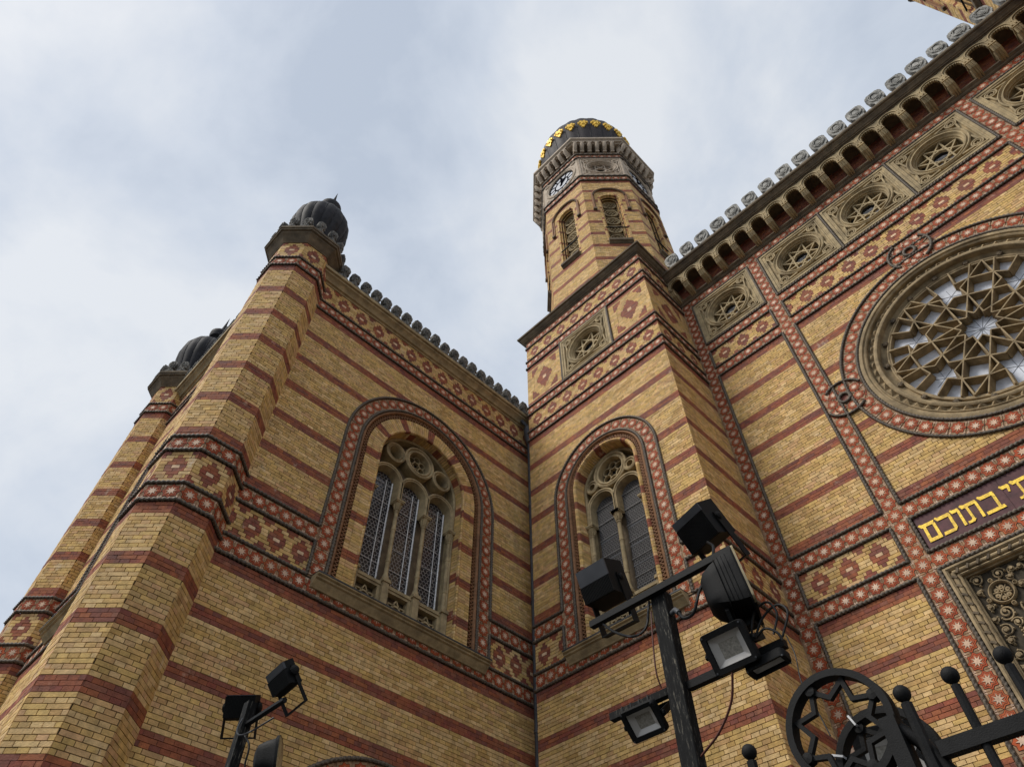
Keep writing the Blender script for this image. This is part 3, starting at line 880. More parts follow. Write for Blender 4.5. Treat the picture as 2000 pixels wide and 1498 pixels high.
# cable frames round every cell
for a, b in cells_u:
    for z0_, z1_ in ((ZF, ZG), (ZB_, ZC)): rope(FF, [(a, z1_), (b, z1_), (b, z0_), (a, z0_)], hall, closed=True)
    rope(FF, [(a, ZA), (b, ZA), (b, ZH), (a, ZH)], hall, closed=True)
    rope(FF, [(a, GZ + .02), (a, ZD), (b, ZD), (b, GZ + .02)], hall)
    rope(FF, [(a, ZE), (b, ZE), (b, 15.24), (a, 15.24)], hall, closed=True)
for x in (.111, 1.773): rope(FF, [(x, ZE), (x, 15.24)], hall)
# brickwork
for j, (a, b) in enumerate(cells_u):
    wall(P, FF, a, b, ZF - .03, ZG + .03, None, parent=hall, course=(ZF - ZG - .06) / 9, segs=motif_row((a + b) / 2, .5))
    if j != 1: wall(P, FF, a, b, ZB_ - .03, ZC + .03, None, parent=hall, course=(ZB_ - ZC - .06) / 9, segs=motif_row((a + b) / 2, .5))
    wall(P, FF, a, b, ZH - .03, ZA + .03, STRIPE, [disc_cut(*ROSE, RR)] if j == 1 else (), hall)
    if j != 1: wall(P, FF, a, b, ZD - .03, GZ, STRIPE, (), hall)
# roundels
for cx_ in (-2.678, -.72, .942, 2.604, 4.562): roundel(FF, cx_, (ZE + 15.24) / 2, 1.60 if abs(cx_ - .942) > 2 else 1.59, hall)

# --- rose window
rose = part('rose_window', hall); cu, cv = ROSE
mb = MB('tile_ground'); mb.revolve(FF, cu, cv, [(RR, -.004), (RR - .40, -.004)], 64); mb.build('tile_bed', rose)
rope(FF, arc(cu, cv, RR, 0, 2 * PI, 96)[:-1], rose, closed=True)
rope(FF, arc(cu, cv, RR - .31, 0, 2 * PI, 96)[:-1], rose, closed=True)
nr = round(2 * PI * (RR - .155) / .243)
for i in range(nr):
    a = 2 * PI * i / nr; P.tile(FF.at(cu + (RR - .155) * math.cos(a), cv + (RR - .155) * math.sin(a), a + PI / 2), rose, w=.222)
for (x, z, a0) in ((-1.445, 9.776, 0.0), (3.345, 9.776, PI), (cu, 12.205, -PI / 2)):
    # interlaced loop between the ring and its neighbour band
    mb = MB(['tile_ground', 'brick_red']); mb.revolve(FF, x, z, [(.40, .0005), (.10, .0005)], 28); mb.m = 1; mb.fan(FF, [(x + p, z + q_) for p, q_ in polyring(16, .1)], (x, z), -.005, .003); mb.build('loop_bed', rose)
    rope(FF, arc(x, z, .105, 0, 2 * PI, 20)[:-1], rose, closed=True, r=.03, d=.026)
    for s_ in (0, PI): rope(FF, arc(x, z, .40, a0 + s_ + .45, a0 + s_ + 2.3, 16), rose, d=.03)
    for i in range(7):
        a = 2 * PI * (i + .5) / 7; P.tile(FF.at(x + .25 * math.cos(a), z + .25 * math.sin(a), a + PI / 2, .008), rose, w=.205, h=.225)
mb = MB('stone_mid'); R = RR - .345
mb.revolve(FF, cu, cv, [(R + .02, -.02), (R + .01, .02), (R - .03, .035), (R - .06, .03), (R - .075, .0), (R - .10, .0), (R - .115, .02), (R - .135, .005), (R - .14, -.07), (R - .235, -.075), (R - .24, -.03), (R - .26, -.015), (R - .285, -.01), (R - .31, -.02), (R - .325, -.05), (R - .335, -.13), (R - .37, -.165), (R - .43, -.18), (R - .435, -.14), (R - .455, -.135), (R - .475, -.15), (R - .495, -.15), (R - .50, -.30)], 96)
mb.build('stone_ring', rose, smooth=35)
mb = MB('stone_mid')
for i in range(56):
    a = 2 * PI * i / 56; G = FF.at(cu + (R - .19) * math.cos(a), cv + (R - .19) * math.sin(a), a + PI / 2)
    h = .05
    b = mb.add([G.p(-.082, -h, -.078), G.p(.082, -h, -.078), G.p(.082, h, -.078), G.p(-.082, h, -.078), G.p(0, h * .6, .0)])
    for i2, j2 in ((0, 1), (1, 2), (2, 3), (3, 0)): mb.face(b + i2, b + j2, b + 4)
mb.build('sawtooth_ring', rose)
for i in range(18):
    a = 2 * PI * (i + .5) / 18; s_ = MB('stone_dark'); G = FF.at(cu + (R - .40) * math.cos(a), cv + (R - .40) * math.sin(a), a)
    s_.revolve(G, 0, 0, [(.055, -.17), (.05, -.13), (.03, -.11), (.0, -.105)], 10)
    for k_ in range(5):
        t_ = 2 * PI * k_ / 5; s_.revolve(G, .035 * math.cos(t_), .035 * math.sin(t_), [(.022, -.15), (.016, -.112), (0, -.105)], 6)
    s_.build('stud', rose, smooth=50)
def pol(r, a): return (cu + r * math.cos(math.radians(a)), cv + r * math.sin(math.radians(a)))
bars = MB('stone_mid'); d0, d1 = -.27, -.105
segs_ = []
for k_ in range(6):
    th = 60 * k_
    for s_ in (-1, 1):
        n1_, n2_ = pol(.743, th + 15 * s_), pol(1.125, th + 10 * s_)
        E1, E2, E3 = pol(.967, th + 19.5 * s_), pol(1.12, th + 21.8 * s_), pol(.83, th + 30 * s_)
        segs_ += [(pol(.265, th + 45 * s_), n1_), (n1_, n2_), (n2_, pol(1.46, th + 7.6 * s_)), (pol(.265, th - 15 * s_), n1_), (n1_, E1), (pol(1.46, th), n2_), (n2_, E1), (n1_, E3), (n2_, E2), (E2, pol(1.46, th + 22 * s_))]
    segs_ += [(pol(.743, th + 15), pol(.743, th - 15)), (pol(1.125, th + 10), pol(1.125, th - 10))]
for i, (a, b) in enumerate(segs_):
    j = .0006 * (i % 7)
    bars.taper_bar(FF, a, b, .07, .05, d0, d0 + .05 + j * .1); bars.taper_bar(FF, a, b, .048, .022, d0 + .045, d1 + j)
bars.build('tracery', rose)
mb = MB('pane_white'); mb.fan(FF, [(cu + p, cv + q_) for p, q_ in polyring(48, R - .49)], (cu, cv), -.285, -.275); mb.build('pane', rose)
mb = MB('lead_line')
for i in range(6): mb.wall_bar(FF, pol(.3, 30 * i), pol(.3, 30 * i + 180), .008, -.275, -.2705 + .0003 * i)
for k_ in range(6):
    x, z = pol(1.055, 30 + 60 * k_)
    for i in range(3):
        a = PI * i / 3 + PI / 6; mb.wall_bar(FF, (x - .19 * math.cos(a), z - .19 * math.sin(a)), (x + .19 * math.cos(a), z + .19 * math.sin(a)), .007, -.275, -.2705 + .0003 * i)
build_each(mb, 'leading', rose)

# --- inscription
ins = part('inscription_panel', hall)
mb = MB('panel_plum')
for i in range(4):
    a = -1.515 + i * 1.229; mb.box(FF, a + .002, a + 1.227, ZC + .03, ZB_ - .03, -.02, .004 + .001 * (i % 2), back=False)
mb.build('panel', ins)
mb = MB('mortar'); mb.quad(FF, -1.55, 3.434, ZC, ZB_, -.012); mb.build('panel_bed', ins)
def letter(u, strokes, zb_=6.475, h=.305):
    mb = MB('gold_paint')
    for i, pts in enumerate(strokes): mb.prism(FF, [(u + x, zb_ + y * h) for x, y in pts], .004, .0135 + .0009 * i)
    mb.build('letter', ins)
# strokes as polygons: thick tops, slanted heads (x in units, y 0..1)
mem = [[(-.01, .82), (.17, .82), (.19, 1.0), (.01, 1.0), (-.02, 1.06), (-.045, 1.0)], [(.145, .05), (.19, .05), (.19, .85), (.15, .85)], [(.0, -.03), (.19, -.03), (.19, .14), (.0, .14)], [(.0, .0), (.045, .0), (.05, .85), (.01, .85)]]
kaf = [[(.0, .82), (.16, .82), (.195, .95), (.18, 1.0), (.02, 1.0), (-.01, 1.06), (-.03, 1.0)], [(.15, .1), (.195, .1), (.195, .9), (.155, .9)], [(-.01, -.03), (.16, -.03), (.195, .12), (-.0, .14)]]
vav = [[(.0, .82), (.085, .82), (.105, .95), (.09, 1.0), (.02, 1.0), (-.005, 1.06), (-.02, 1.0)], [(.06, 0), (.1, .0), (.105, .9), (.07, .9)]]
tav = [[(-.01, .82), (.17, .82), (.205, .95), (.19, 1.0), (.02, 1.0), (-.01, 1.06), (-.035, 1.0)], [(.165, 0), (.205, 0), (.205, .9), (.17, .9)], [(.04, .1), (.075, .14), (.07, .85), (.035, .85)], [(-.03, -.02), (.05, -.02), (.085, .10), (.045, .17), (.01, .10), (-.03, .12)]]
bet = [[(.0, .82), (.16, .82), (.195, .95), (.18, 1.0), (.02, 1.0), (-.01, 1.06), (-.03, 1.0)], [(.15, .1), (.19, .1), (.195, .9), (.155, .9)], [(-.02, -.03), (.235, -.03), (.225, .14), (-.02, .14)]]
yod = [[(.0, .82), (.08, .82), (.10, .95), (.085, 1.0), (.01, 1.0), (-.01, 1.06), (-.03, 1.0)], [(.05, .60), (.075, .58), (.105, .9), (.065, .9)]]
nun = [[(.02, .82), (.09, .82), (.11, 1.0), (.03, 1.0), (.0, 1.06), (-.01, 1.0)], [(.07, .1), (.105, .1), (.11, .9), (.075, .9)], [(-.02, -.03), (.105, -.03), (.105, .14), (-.02, .14)]]
for u_, st_ in ((-1.455, mem), (-1.225, kaf), (-1.005, vav), (-.85, tav), (-.595, bet), (-.285, yod), (-.135, tav), (.13, nun)): letter(u_, st_)

# --- portal head below the inscription
por = part('portal_surround', hall); pa, pb, pz = -1.515, 3.399, ZD - .035
mb = MB('stone_mid')
mb.sweep(FF, [(pb, GZ), (pb, pz), (pa, pz), (pa, GZ)], [(0, -.05), (0, .03), (.035, .045), (.06, .02), (.065, -.03), (.13, -.03), (.135, .0), (.16, .015), (.175, .0), (.18, -.05), (.2, -.055), (.2, -.2)], closed_prof=False)
mb.build('stone_frame', por, smooth=35)
mb = MB(['stone_mid', 'stone_dark'])
def roll(p, q):
    L = math.hypot(q[0] - p[0], q[1] - p[1]); n = int(L / .14)
    mb.m = 0; mb.tube([FF.p(p[0] + (q[0] - p[0]) * i / n, p[1] + (q[1] - p[1]) * i / n, .0) for i in range(n + 1)], .032, 8)
    for i in range(n):
        t_ = (i + .5) / n; G = FF.at(p[0] + (q[0] - p[0]) * t_, p[1] + (q[1] - p[1]) * t_, math.atan2(q[1] - p[1], q[0] - p[0])); mb.m = 1
        mb.wall_bar(G, (-.022, -.03), (.022, .03), .03, .0, .04)
roll((pa + .098, pz - .1), (pa + .098, GZ)); roll((pa + .1, pz - .098), (pb - .1, pz - .098))
mb.build('spiral_roll', por, smooth=50)
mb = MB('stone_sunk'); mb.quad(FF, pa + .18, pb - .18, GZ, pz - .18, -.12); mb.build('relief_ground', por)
acx, acz, aR = CX, 3.25, 2.05
mb = MB('stone_mid'); mb.arch(FF, acx, acz, [(aR + .11, -.12), (aR + .11, -.06), (aR + .075, -.03), (aR + .04, -.06), (aR + .03, -.04), (aR, -.04), (aR - .03, -.09), (aR - .05, -.3)], GZ, 40); mb.build('portal_arch', por, smooth=40)
mb = MB('dark_room'); mb.poly(FF, [(acx + aR - .05, GZ)] + arc(acx, acz, aR - .05, 0, PI, 30) + [(acx - aR + .05, GZ)], -.3); mb.build('door_recess', por)
def scroll(mb, u, z, R, turns, a0, s_, r=.013, d=-.105):
    n = int(14 * turns) + 2; pts = []
    for i in range(n + 1):
        t_ = i / n; rr = R * (1 - .86 * t_); a = a0 + s_ * 2 * PI * turns * t_; pts.append(FF.p(u + rr * math.cos(a), z + rr * math.sin(a), d + .02 * t_))
    mb.tube(pts, r, 6); c = pts[-1]
    mb.tube([c, c + FF.N * .03], .024, 6)
for sgn in (-1, 1):
    X = lambda x: CX + sgn * (x - CX)
    mb = MB('stone_mid'); ru, rz = X(-1.02), 5.46
    mb.revolve(FF, ru, rz, [(.165, -.12), (.165, -.075), (.15, -.06), (.135, -.075), (.125, -.12)], 28)
    for i in range(6):
        a = 2 * PI * i / 6 + .3; mb.revolve(FF, ru + .075 * math.cos(a), rz + .075 * math.sin(a), [(.036, -.115), (.03, -.09), (.02, -.095), (0, -.08)], 10)
        mb.tube([FF.p(ru, rz, -.1), FF.p(ru + .06 * math.cos(a + .5), rz + .06 * math.sin(a + .5), -.09), FF.p(ru + .11 * math.cos(a + .5), rz + .11 * math.sin(a + .5), -.1)], .009, 5)
    mb.revolve(FF, ru, rz, [(.02, -.11), (.014, -.07), (0, -.065)], 8)
    for i in range(4):
        a = PI / 2 * i + .25; mb.revolve(FF, ru + .2 * math.cos(a), rz + .2 * math.sin(a), [(.034, -.12), (.03, -.07), (.02, -.065), (.014, -.085), (0, -.07)], 12)
    mb.build('rosette', por, smooth=45)
    rg = random.Random(5); spots = []
    for tries in range(4000):
        R_ = rg.choice((.115, .10, .085, .07, .055, .045)); x, z = rg.uniform(-1.30, CX), rg.uniform(4.0, 5.83)
        if x - R_ < -1.32 or z + R_ > 5.825 or math.hypot(x - acx, z - acz) < aR + .13 + R_ or math.hypot(x + 1.02, z - 5.46) < .175 + R_: continue
        if any(math.hypot(x - a, z - b) < (R_ + c) * .93 for a, b, c in spots): continue
        spots.append((x, z, R_))
    for n_, (x, z, R_) in enumerate(spots):
        a0 = rg.uniform(0, 6.28); s_ = rg.choice((-1, 1)); mb = MB('stone_mid')
        scroll(mb, X(x), z, R_, 1.2 + R_ * 5, a0 if sgn > 0 else PI - a0, s_ * sgn, r=.008 + R_ * .05)
        for e in range(3):
            a = a0 + e * 2.1; mb.revolve(FF, X(x + R_ * .95 * math.cos(a)), z + R_ * .95 * math.sin(a), [(.02, -.12), (.016, -.095), (0, -.085)], 6)
        mb.build('scroll', por, smooth=50)

# --- corbel table, cornice, cresting
cor = part('cornice', hall); NP = 19; PT = 9.494 / NP
mb = MB('stone_dark'); mb.extrude_u(FF, [(-.1, 15.50), (.02, 15.505), (.05, 15.53), (.06, 15.56), (.10, 15.585), (.115, 15.60), (.115, 15.635), (-.1, 15.66)], XT1, 5.69); mb.build('lower_moulding', cor, smooth=30)
wall(P, FF, XT1, 5.69, 16.33, 15.63, lambda k, u: 1, (), hall)
mb = MB('stone_dark'); mb.extrude_u(FF, [(-.1, 16.285), (.43, 16.285), (.44, 16.31), (.47, 16.315), (.475, 16.335), (.50, 16.35), (.53, 16.40), (.56, 16.425), (.565, 16.45), (.605, 16.465), (.62, 16.49), (.62, 16.545), (-.6, 16.66)], XT1, 5.69); mb.build('corona', cor, smooth=28)
cm = MB('stone'); G = Frame((0, 0, 0), (0, -1, 0))
for e in (-.05, 0, .05):
    cm.tube([G.p(e, 15.62, .04), G.p(e, 15.67, .20), G.p(e, 15.75, .33), G.p(e, 15.86, .405)], .04, 7, rads=[.02, .03, .036, .03])
cm.box(G, -.07, .07, 15.70, 15.88, -.02, .25)
cm.box(G, -.085, .085, 15.885, 15.912, -.02, .43); cm.box(G, -.062, .062, 15.912, 15.945, -.02, .40)
CORB = cm.mesh('corbel', (0, 0, EYE))
am = MB('stone'); h = PT / 2; ra = .145; zc_ = 16.03
outl = []
nT = 11
for i in range(nT * 2 + 1):
    a = -.25 + (PI + .5) * i / (nT * 2); r_ = ra + (.0 if i % 2 == 0 else .03); outl.append((r_ * math.cos(a), zc_ + r_ * math.sin(a)))
outer = []
for x, z in outl:
    dx, dz = x, z - zc_
    if dz <= 0: outer.append((h * (1 if dx > 0 else -1), z)); continue
    k_ = min(h / abs(dx) if abs(dx) > 1e-6 else 9, (16.285 - zc_) / dz); outer.append((dx * k_, zc_ + dz * k_))
am.strip([[G.p(*outl[i], .36), G.p(*outl[i], .42), G.p(*outer[i], .42), G.p(*outer[i], .36)] for i in range(len(outl))], closed_prof=True)
am.box(G, -h, -.168, 15.905, 15.995, .34, .419); am.box(G, .168, h, 15.905, 15.995, .34, .419)
am.sweep(G, [(ra + .055, 15.91)] + [((ra + .055) * math.cos(a), zc_ + (ra + .055) * math.sin(a)) for a in [PI * i / 14 for i in range(15)]] + [(-ra - .055, 15.91)], [(0, .41), (0, .445), (-.022, .445), (-.026, .41)])
am.sweep(G, [((ra + .085) * math.cos(a), zc_ + (ra + .085) * math.sin(a)) for a in [.2 + (PI - .4) * i / 10 for i in range(11)]], [(0, .41), (0, .435), (-.014, .435), (-.014, .41)])
ARCHM = am.mesh('corbel_arch', (0, 0, EYE))
for i in range(NP):
    u0_ = XT1 + PT * i
    put2 = lambda nm, me, u, par: setattr(place(nm, me, par), 'location', (u * U - root_loc(par)[0], YF * U - root_loc(par)[1], EYE - (.04 * U if nm == 'corbel' else 0)))
    if i: put2('corbel', CORB, u0_, cor)
    else: put2('corbel', CORB, u0_ + .06, cor)
    put2('corbel_arch', ARCHM, u0_ + PT / 2, cor)
    merlon(FF, u0_ + .415, 16.63, .5, hall)
mb = MB('roof_copper'); mb.box(FF, XT1, 5.69, 16.4, 16.56, -8, .2); mb.build('roof', hall)
P.flush(hall)

# ================================================================== clock towers
T8 = math.tan(PI / 8)
def oct_frame(cx, cy, a, k):
    """face k of an octagon with apothem a; k=0 faces -Y, counting towards +X"""
    t_ = -PI / 2 + k * PI / 4; n = Vector((math.cos(t_), math.sin(t_), 0))
    return Frame((cx + n.x * a, cy + n.y * a, 0), n)
def oct_pts(cx, cy, a):
    R = a / math.cos(PI / 8)
    return [(cx + R * math.cos(-PI / 2 + PI / 8 + i * PI / 4), cy + R * math.sin(-PI / 2 + PI / 8 + i * PI / 4)) for i in range(8)]
LEAF = [(0, -.24), (.05, -.2), (.07, -.13), (.05, -.08), (.10, -.10), (.13, -.04), (.09, 0), (.16, .01), (.20, .08), (.15, .13), (.10, .12), (.12, .18), (.06, .21), (0, .16)]
LEAF = LEAF + [(-x, y) for x, y in reversed(LEAF[1:-1])]
def build_tower(cx, label, near):
    x0, x1 = cx - 2.053, cx + 2.053
    tw = thing('clock_tower', label, 'tower', (cx * U, (YT + 2.05) * U, 0), 'clock towers of the synagogue')
    P = Pieces()
    FT = Frame((0, YT, 0), (0, -1, 0)); FR = Frame((x1, 0, 0), (1, 0, 0)); FL = Frame((x0, 0, 0), (-1, 0, 0))
    faces = [(FT, x0, x1, cx), (FR, YT, YF, None), (FL, -YF - 1.2 if near else -YF, -YT, None)]
    mb = MB('dark_room'); mb.box(FT, x0 + .45, x1 - .45, GZ, 16.5, -4.1, -.46); mb.build('core', tw)  # added unseen block behind the walls, keeps light from passing through
    beds = MB('tile_ground'); R = 1.335; z0 = 9.83
    for F, a, b, c in faces:
        for p, q in ((16.15, 16.43), (15.215, 15.52), (ZF, ZE), (ZH, ZG), (ZB_, ZA), (ZD, ZC)):
            for s0, s1 in ([(a, c - R), (c + R, b)] if (c is not None and 6.2 < p < 8) else [(a, b)]): bed(beds, F, s0, s1, p, q)
            n = max(1, round((b - a) / .245)); st = (b - a) / n
            for i in range(n):
                u = a + st * (i + .5)
                if c is not None and q < 8 and p > 6.2 and abs(u - c) < R - .02: continue
                P.tile(F.at(u, (p + q) / 2), tw, w=st - .006)
    build_each(beds, 'tile_bed', tw)
    e = .018
    def wrap(z, brk=False):
        A = (x0 - e, YF + 1.2 if near else YF, z); B = (x0 - e, YT - e, z); C = (x1 + e, YT - e, z); D = (x1 + e, YF, z)
        if brk:
            rope3([A, B, (cx - R, YT - e, z)], tw); rope3([(cx + R, YT - e, z), C, D], tw)
        else: rope3([A, B, C, D], tw)
    for z in (16.15, 15.52, 15.215, ZE, ZF, ZG, ZH, ZD): wrap(z)
    for z in (ZA, ZB_, ZC): wrap(z, True)
    for F, a, b, c in faces:
        m0 = (c + .25) if c is not None else (a + b) / 2
        wall(P, F, a, b, 16.12, 15.55, None, parent=tw, course=.57 / 9, segs=motif_row(m0, .5))
        wall(P, F, a, b, ZF - .03, ZG + .03, None, parent=tw, course=(ZF - ZG - .06) / 9, segs=motif_row(m0, .5))
        top = 15.185; cut = [rect_cut(c - .83, c + .83, 13.5, 15.3)] if c is not None else []
        wall(P, F, a, b, top, top - .123, lambda k, u: 1, cut, tw, course=.0615)
        wall(P, F, a, b, 13.585 + .123, 13.585, lambda k, u: 1, cut, tw, course=.0615)
        zt = top - .123; hh = (zt - 13.708) / 2
        if c is not None:
            for s_ in (-1, 1):
                uc = c + s_ * 1.44
                wall(P, F, min(c + s_ * .83, c + s_ * 2.053), max(c + s_ * .83, c + s_ * 2.053), zt, 13.708, None, (), tw, course=(zt - 13.708) / 22, segs=lozenge(uc, 13.708 + hh, .44, hh * .92, zt, (zt - 13.708) / 22))
        else: wall(P, F, a, b, zt, 13.708, None, (), tw, course=(zt - 13.708) / 22, segs=lozenge((a + b) / 2, 13.708 + hh, .55, hh * .92, zt, (zt - 13.708) / 22))
        cuts = [arch_cut(c, z0, R)] if c is not None else []
        wall(P, F, a, b, ZH - .03, ZA + .03, STRIPE, cuts, tw)
        wall(P, F, a, b, ZB_ - .03, ZC + .03, None, cuts, tw, course=(ZB_ - ZC - .06) / 9, segs=motif_row(m0 if c is None else c + 1.66 + (.0), .5))
        wall(P, F, a, b, ZD - .03, GZ, STRIPE, [arch_cut(c, 2.32, R)] if c is not None else [], tw)
    roundel(FT, cx, (13.585 + 15.215) / 2, 1.59, tw)
    for s_ in (-1, 1): rope(FT, [(cx + s_ * .815, ZE), (cx + s_ * .815, 15.215)], tw, r=.028)
    arched_window(P, FT, cx, z0, R, tw, lights=2, glaze='net')
    low_arch(P, FT, cx, R, tw)
    # cornice of the square stage
    mb = MB('stone_dark')
    path = [(x1, YF), (x1, YT), (x0, YT), (x0, YF + (1.2 if near else 0))]
    mb.sweep(PLAN, path, [(-.1, 16.43), (.015, 16.43), (.03, 16.46), (.06, 16.475), (.07, 16.50), (.11, 16.53), (.14, 16.57), (.15, 16.60), (.19, 16.61), (.20, 16.66), (-.1, 16.70)], closed_prof=True)
    mb.build('square_cornice', tw, smooth=28)
    mb = MB('roof_copper'); mb.box(FT, x0, x1, 16.5, 16.65, -4.1, .0); mb.build('stage_roof', tw)
    # ---- octagon stage
    ox, oy, a = cx, 10.335, 2.035; hw = a * T8
    FN = [oct_frame(ox, oy, a, k) for k in range(8)]
    mb = MB('dark_room'); pr = oct_pts(ox, oy, a - .40); mb.prism(PLAN, pr, 16.4, 26.8); mb.build('octagon_core', tw)  # added unseen block inside the octagon against light leaks
    show = (0, 1, 2, 7, 3, 6) if near else (0, 1, 7, 6)
    mbb = MB('brick_yellow'); mbb.strip([[Vector((x, y, z)) for x, y in oct_pts(ox, oy, a - .03) + oct_pts(ox, oy, a - .03)[:1]] for z in (16.4, 16.45)]); 
    for k in range(8):
        F = FN[k]
        if k not in show:
            mb = MB('brick_yellow'); mb.quad(F, -hw, hw, 16.4, 23.45, 0); mb.build('rear_wall', tw); 
        else:
            wall(P, F, -hw, hw, 23.42, 16.55, STRIPE, [arch_cut(0, 21.88, .40, 18.75)], tw)
            wn_ = part('belfry_window', tw); zb = 18.82; zc = 21.88
            mb = MB(['brick_yellow', 'brick_red'])
            for ro, ri_, dd in ((.40, .33, 0), (.345, .285, -.07), (.30, .245, -.14)):
                voussoirs(mb, F, 0, zc, zb, [(ro, dd - .07), (ro, dd), (ri_, dd), (ri_ - .01, dd - .10)], .0615, lambda i, n: 1 if (i + 2) % 13 < 2 else 0, ro)
            mb.build('brick_reveal', wn_, kind='stuff')
            mb = MB('mortar'); mb.arch(F, 0, zc, [(.41, -.01), (.34, -.02), (.335, -.09), (.28, -.09), (.275, -.16), (.24, -.16), (.235, -.36)], zb, 16); mb.build('mortar_reveal', wn_)
            mb = MB('dark_room'); mb.poly(F, [(.26, zb)] + arc(0, zc, .26, 0, PI, 12) + [(-.26, zb)], -.35); mb.build('opening', wn_)
            mb = MB('stone')
            for i in range(5):
                zz = zc - .05 - i * .60
                mb.revolve(F, 0, zz, [(.235, -.30), (.235, -.22), (.195, -.22), (.195, -.30)], 18)
                for j in range(6):
                    t_ = PI / 3 * j; mb.revolve(F, .11 * math.cos(t_), zz + .11 * math.sin(t_), [(.075, -.30), (.075, -.24), (.05, -.24), (.05, -.30)], 8)
                if i: mb.wall_bar(F, (-.24, zz + .30), (.24, zz + .30), .03, -.30, -.24)
            mb.build('tracery', wn_, smooth=40)
            mb = MB('iron'); mb.tube([F.p(-.36, 19.72, .0), F.p(.36, 19.72, .0)], .022, 6); mb.build('tie_rod', wn_)
            mb = MB('stone_dark'); mb.extrude_u(F, [(-.3, 18.62), (.02, 18.62), (.05, 18.66), (.11, 18.70), (.11, 18.80), (-.3, 18.84)], -.36, .36); mb.build('sill', wn_)
            hm = MB(['terracotta', 'stone_dark']); zh = 22.10
            hm.arch(F, 0, zh, [(.60, -.01), (.60, .05), (.555, .065), (.55, .03), (.50, .03), (.50, -.01)], 21.05, 20)
            n = 26; hm.m = 1
            for i in range(n):
                t_ = PI * (i + .5) / n; G = F.at(.525 * math.cos(t_), zh + .525 * math.sin(t_), t_ + PI / 2); hm.box(G, -.018, .018, -.022, .022, .03, .058, back=False)
            for s_ in (-1, 1): hm.box(F, s_ * .55 - .06, s_ * .55 + .06, 20.97, 21.06, -.01, .08)
            hm.build('hood_mould', wn_, smooth=35)
        # star bands and frieze
        for p, q in ((23.47, 23.80), (25.60, 25.90)):
            mb = MB('tile_ground'); bed(mb, F, -hw, hw, p - .03, q + .03); mb.build('frieze_bed', tw)
            n = 6; st = 2 * hw / n
            for i in range(n): P.tile(F.at(-hw + st * (i + .5), (p + q) / 2), tw, w=st - .03, h=q - p - .02)
        mb = MB('stone_pale')
        if k % 2:
            mb.box(F, -hw, -.79, 23.82, 25.58, -.05, .0); mb.box(F, .79, hw, 23.82, 25.58, -.05, .0); mb.box(F, -.79, .79, 23.82, 23.91, -.05, .0); mb.box(F, -.79, .79, 25.49, 25.58, -.05, .0); build_each(mb, 'frieze_panel', tw)
            roundel(F, 0, 24.70, 1.60, tw, 'stone_pale')
        else:
            n = 40; q = []
            for i in range(n):
                t_ = 2 * PI * i / n; c_, s_ = math.cos(t_), math.sin(t_); l = min(hw / max(abs(c_), 1e-6), .88 / max(abs(s_), 1e-6)); q.append((l * c_, 24.70 + l * s_))
            mb.strip([[F.p(*q[i], .0), F.p(.63 * math.cos(2 * PI * i / n), 24.70 + .63 * math.sin(2 * PI * i / n), .0)] for i in range(n)], closed_path=True)
            mb.revolve(F, 0, 24.70, [(.74, .0), (.74, .03), (.70, .04), (.68, .015), (.65, .03), (.62, .03), (.61, -.06)], 40)
            for sx in (-1, 1):
                for sy in (-1, 1): mb.revolve(F, sx * .66, 24.70 + sy * .70, [(.11, 0), (.11, .03), (.08, .03), (.06, .005), (.03, .03), (0, .03)], 12)
            mb.build('frieze_panel', tw, smooth=40)
            if k in show or k in (0, 2):
                ck = part('clock', tw); G = F.at(0, 24.70)
                mb = MB('clock_white'); mb.fan(G, polyring(40, .61), (0, 0), -.06, -.04); mb.build('dial', ck)
                mb = MB('clock_black')
                for r0, r1 in ((.63, .565), (.35, .295), (.06, .0)): mb.revolve(G, 0, 0, [(r0, -.04), (r0, -.028), (r1, -.028), (r1, -.04)], 40)
                for i in range(12):
                    t_ = PI / 6 * i; mb.wall_bar(G, (.34 * math.cos(t_), .34 * math.sin(t_)), (.59 * math.cos(t_), .59 * math.sin(t_)), .05, -.04, -.03)
                mb.build('hour_marks', ck)
                for nm, ln, t_, wd in (('hour_hand', .34, math.radians(52), .085), ('minute_hand', .52, math.radians(86), .06)):
                    mb = MB('clock_black'); H = G.at(0, 0, t_)
                    mb.prism(H, [(-.12, -wd * .4), (.05, -wd * .5), (ln * .7, -wd * .9), (ln, 0), (ln * .7, wd * .9), (.05, wd * .5), (-.12, wd * .4)], -.024 if ln > .4 else -.027, -.015 if ln > .4 else -.020); mb.build(nm, ck)
        # corbels under the dome cornice
        for i in range(6):
            u = -hw - .02 + (2 * hw + .04) * (i + .0) / 6 + .0
            mb = MB('stone_pale'); H = F.at(u if i else -hw, 0)
            mb.box(H, -.07, .07, 26.02, 26.52, -.05, .12)
            mb.tube([H.p(0, 26.08, .08), H.p(0, 26.2, .15), H.p(0, 26.34, .24), H.p(0, 26.48, .27)], .07, 8, rads=[.05, .075, .085, .07])
            mb.box(H, -.10, .10, 26.50, 26.57, -.05, .31)
            mb.build('corbel', tw, smooth=40)
    for z in (23.44, 23.83, 25.57, 25.93):
        pr = oct_pts(ox, oy, a + .02); rope3([(x, y, z) for x, y in pr], tw, r=.04, closed=True, step=.05)
    pl = list(reversed(oct_pts(ox, oy, a)))
    mb = MB('stone_pale'); mb.sweep(PLAN, pl, [(-.2, 25.95), (.03, 25.96), (.05, 26.02), (-.2, 26.04)], closed=True); mb.build('string_course', tw, smooth=30)
    mb = MB('stone_pale'); mb.sweep(PLAN, pl, [(-.2, 26.56), (.20, 26.565), (.22, 26.60), (.29, 26.62), (.30, 26.66), (.33, 26.70), (.365, 26.72), (.37, 26.83), (-.2, 26.95)], closed=True); mb.build('dome_cornice', tw, smooth=28)
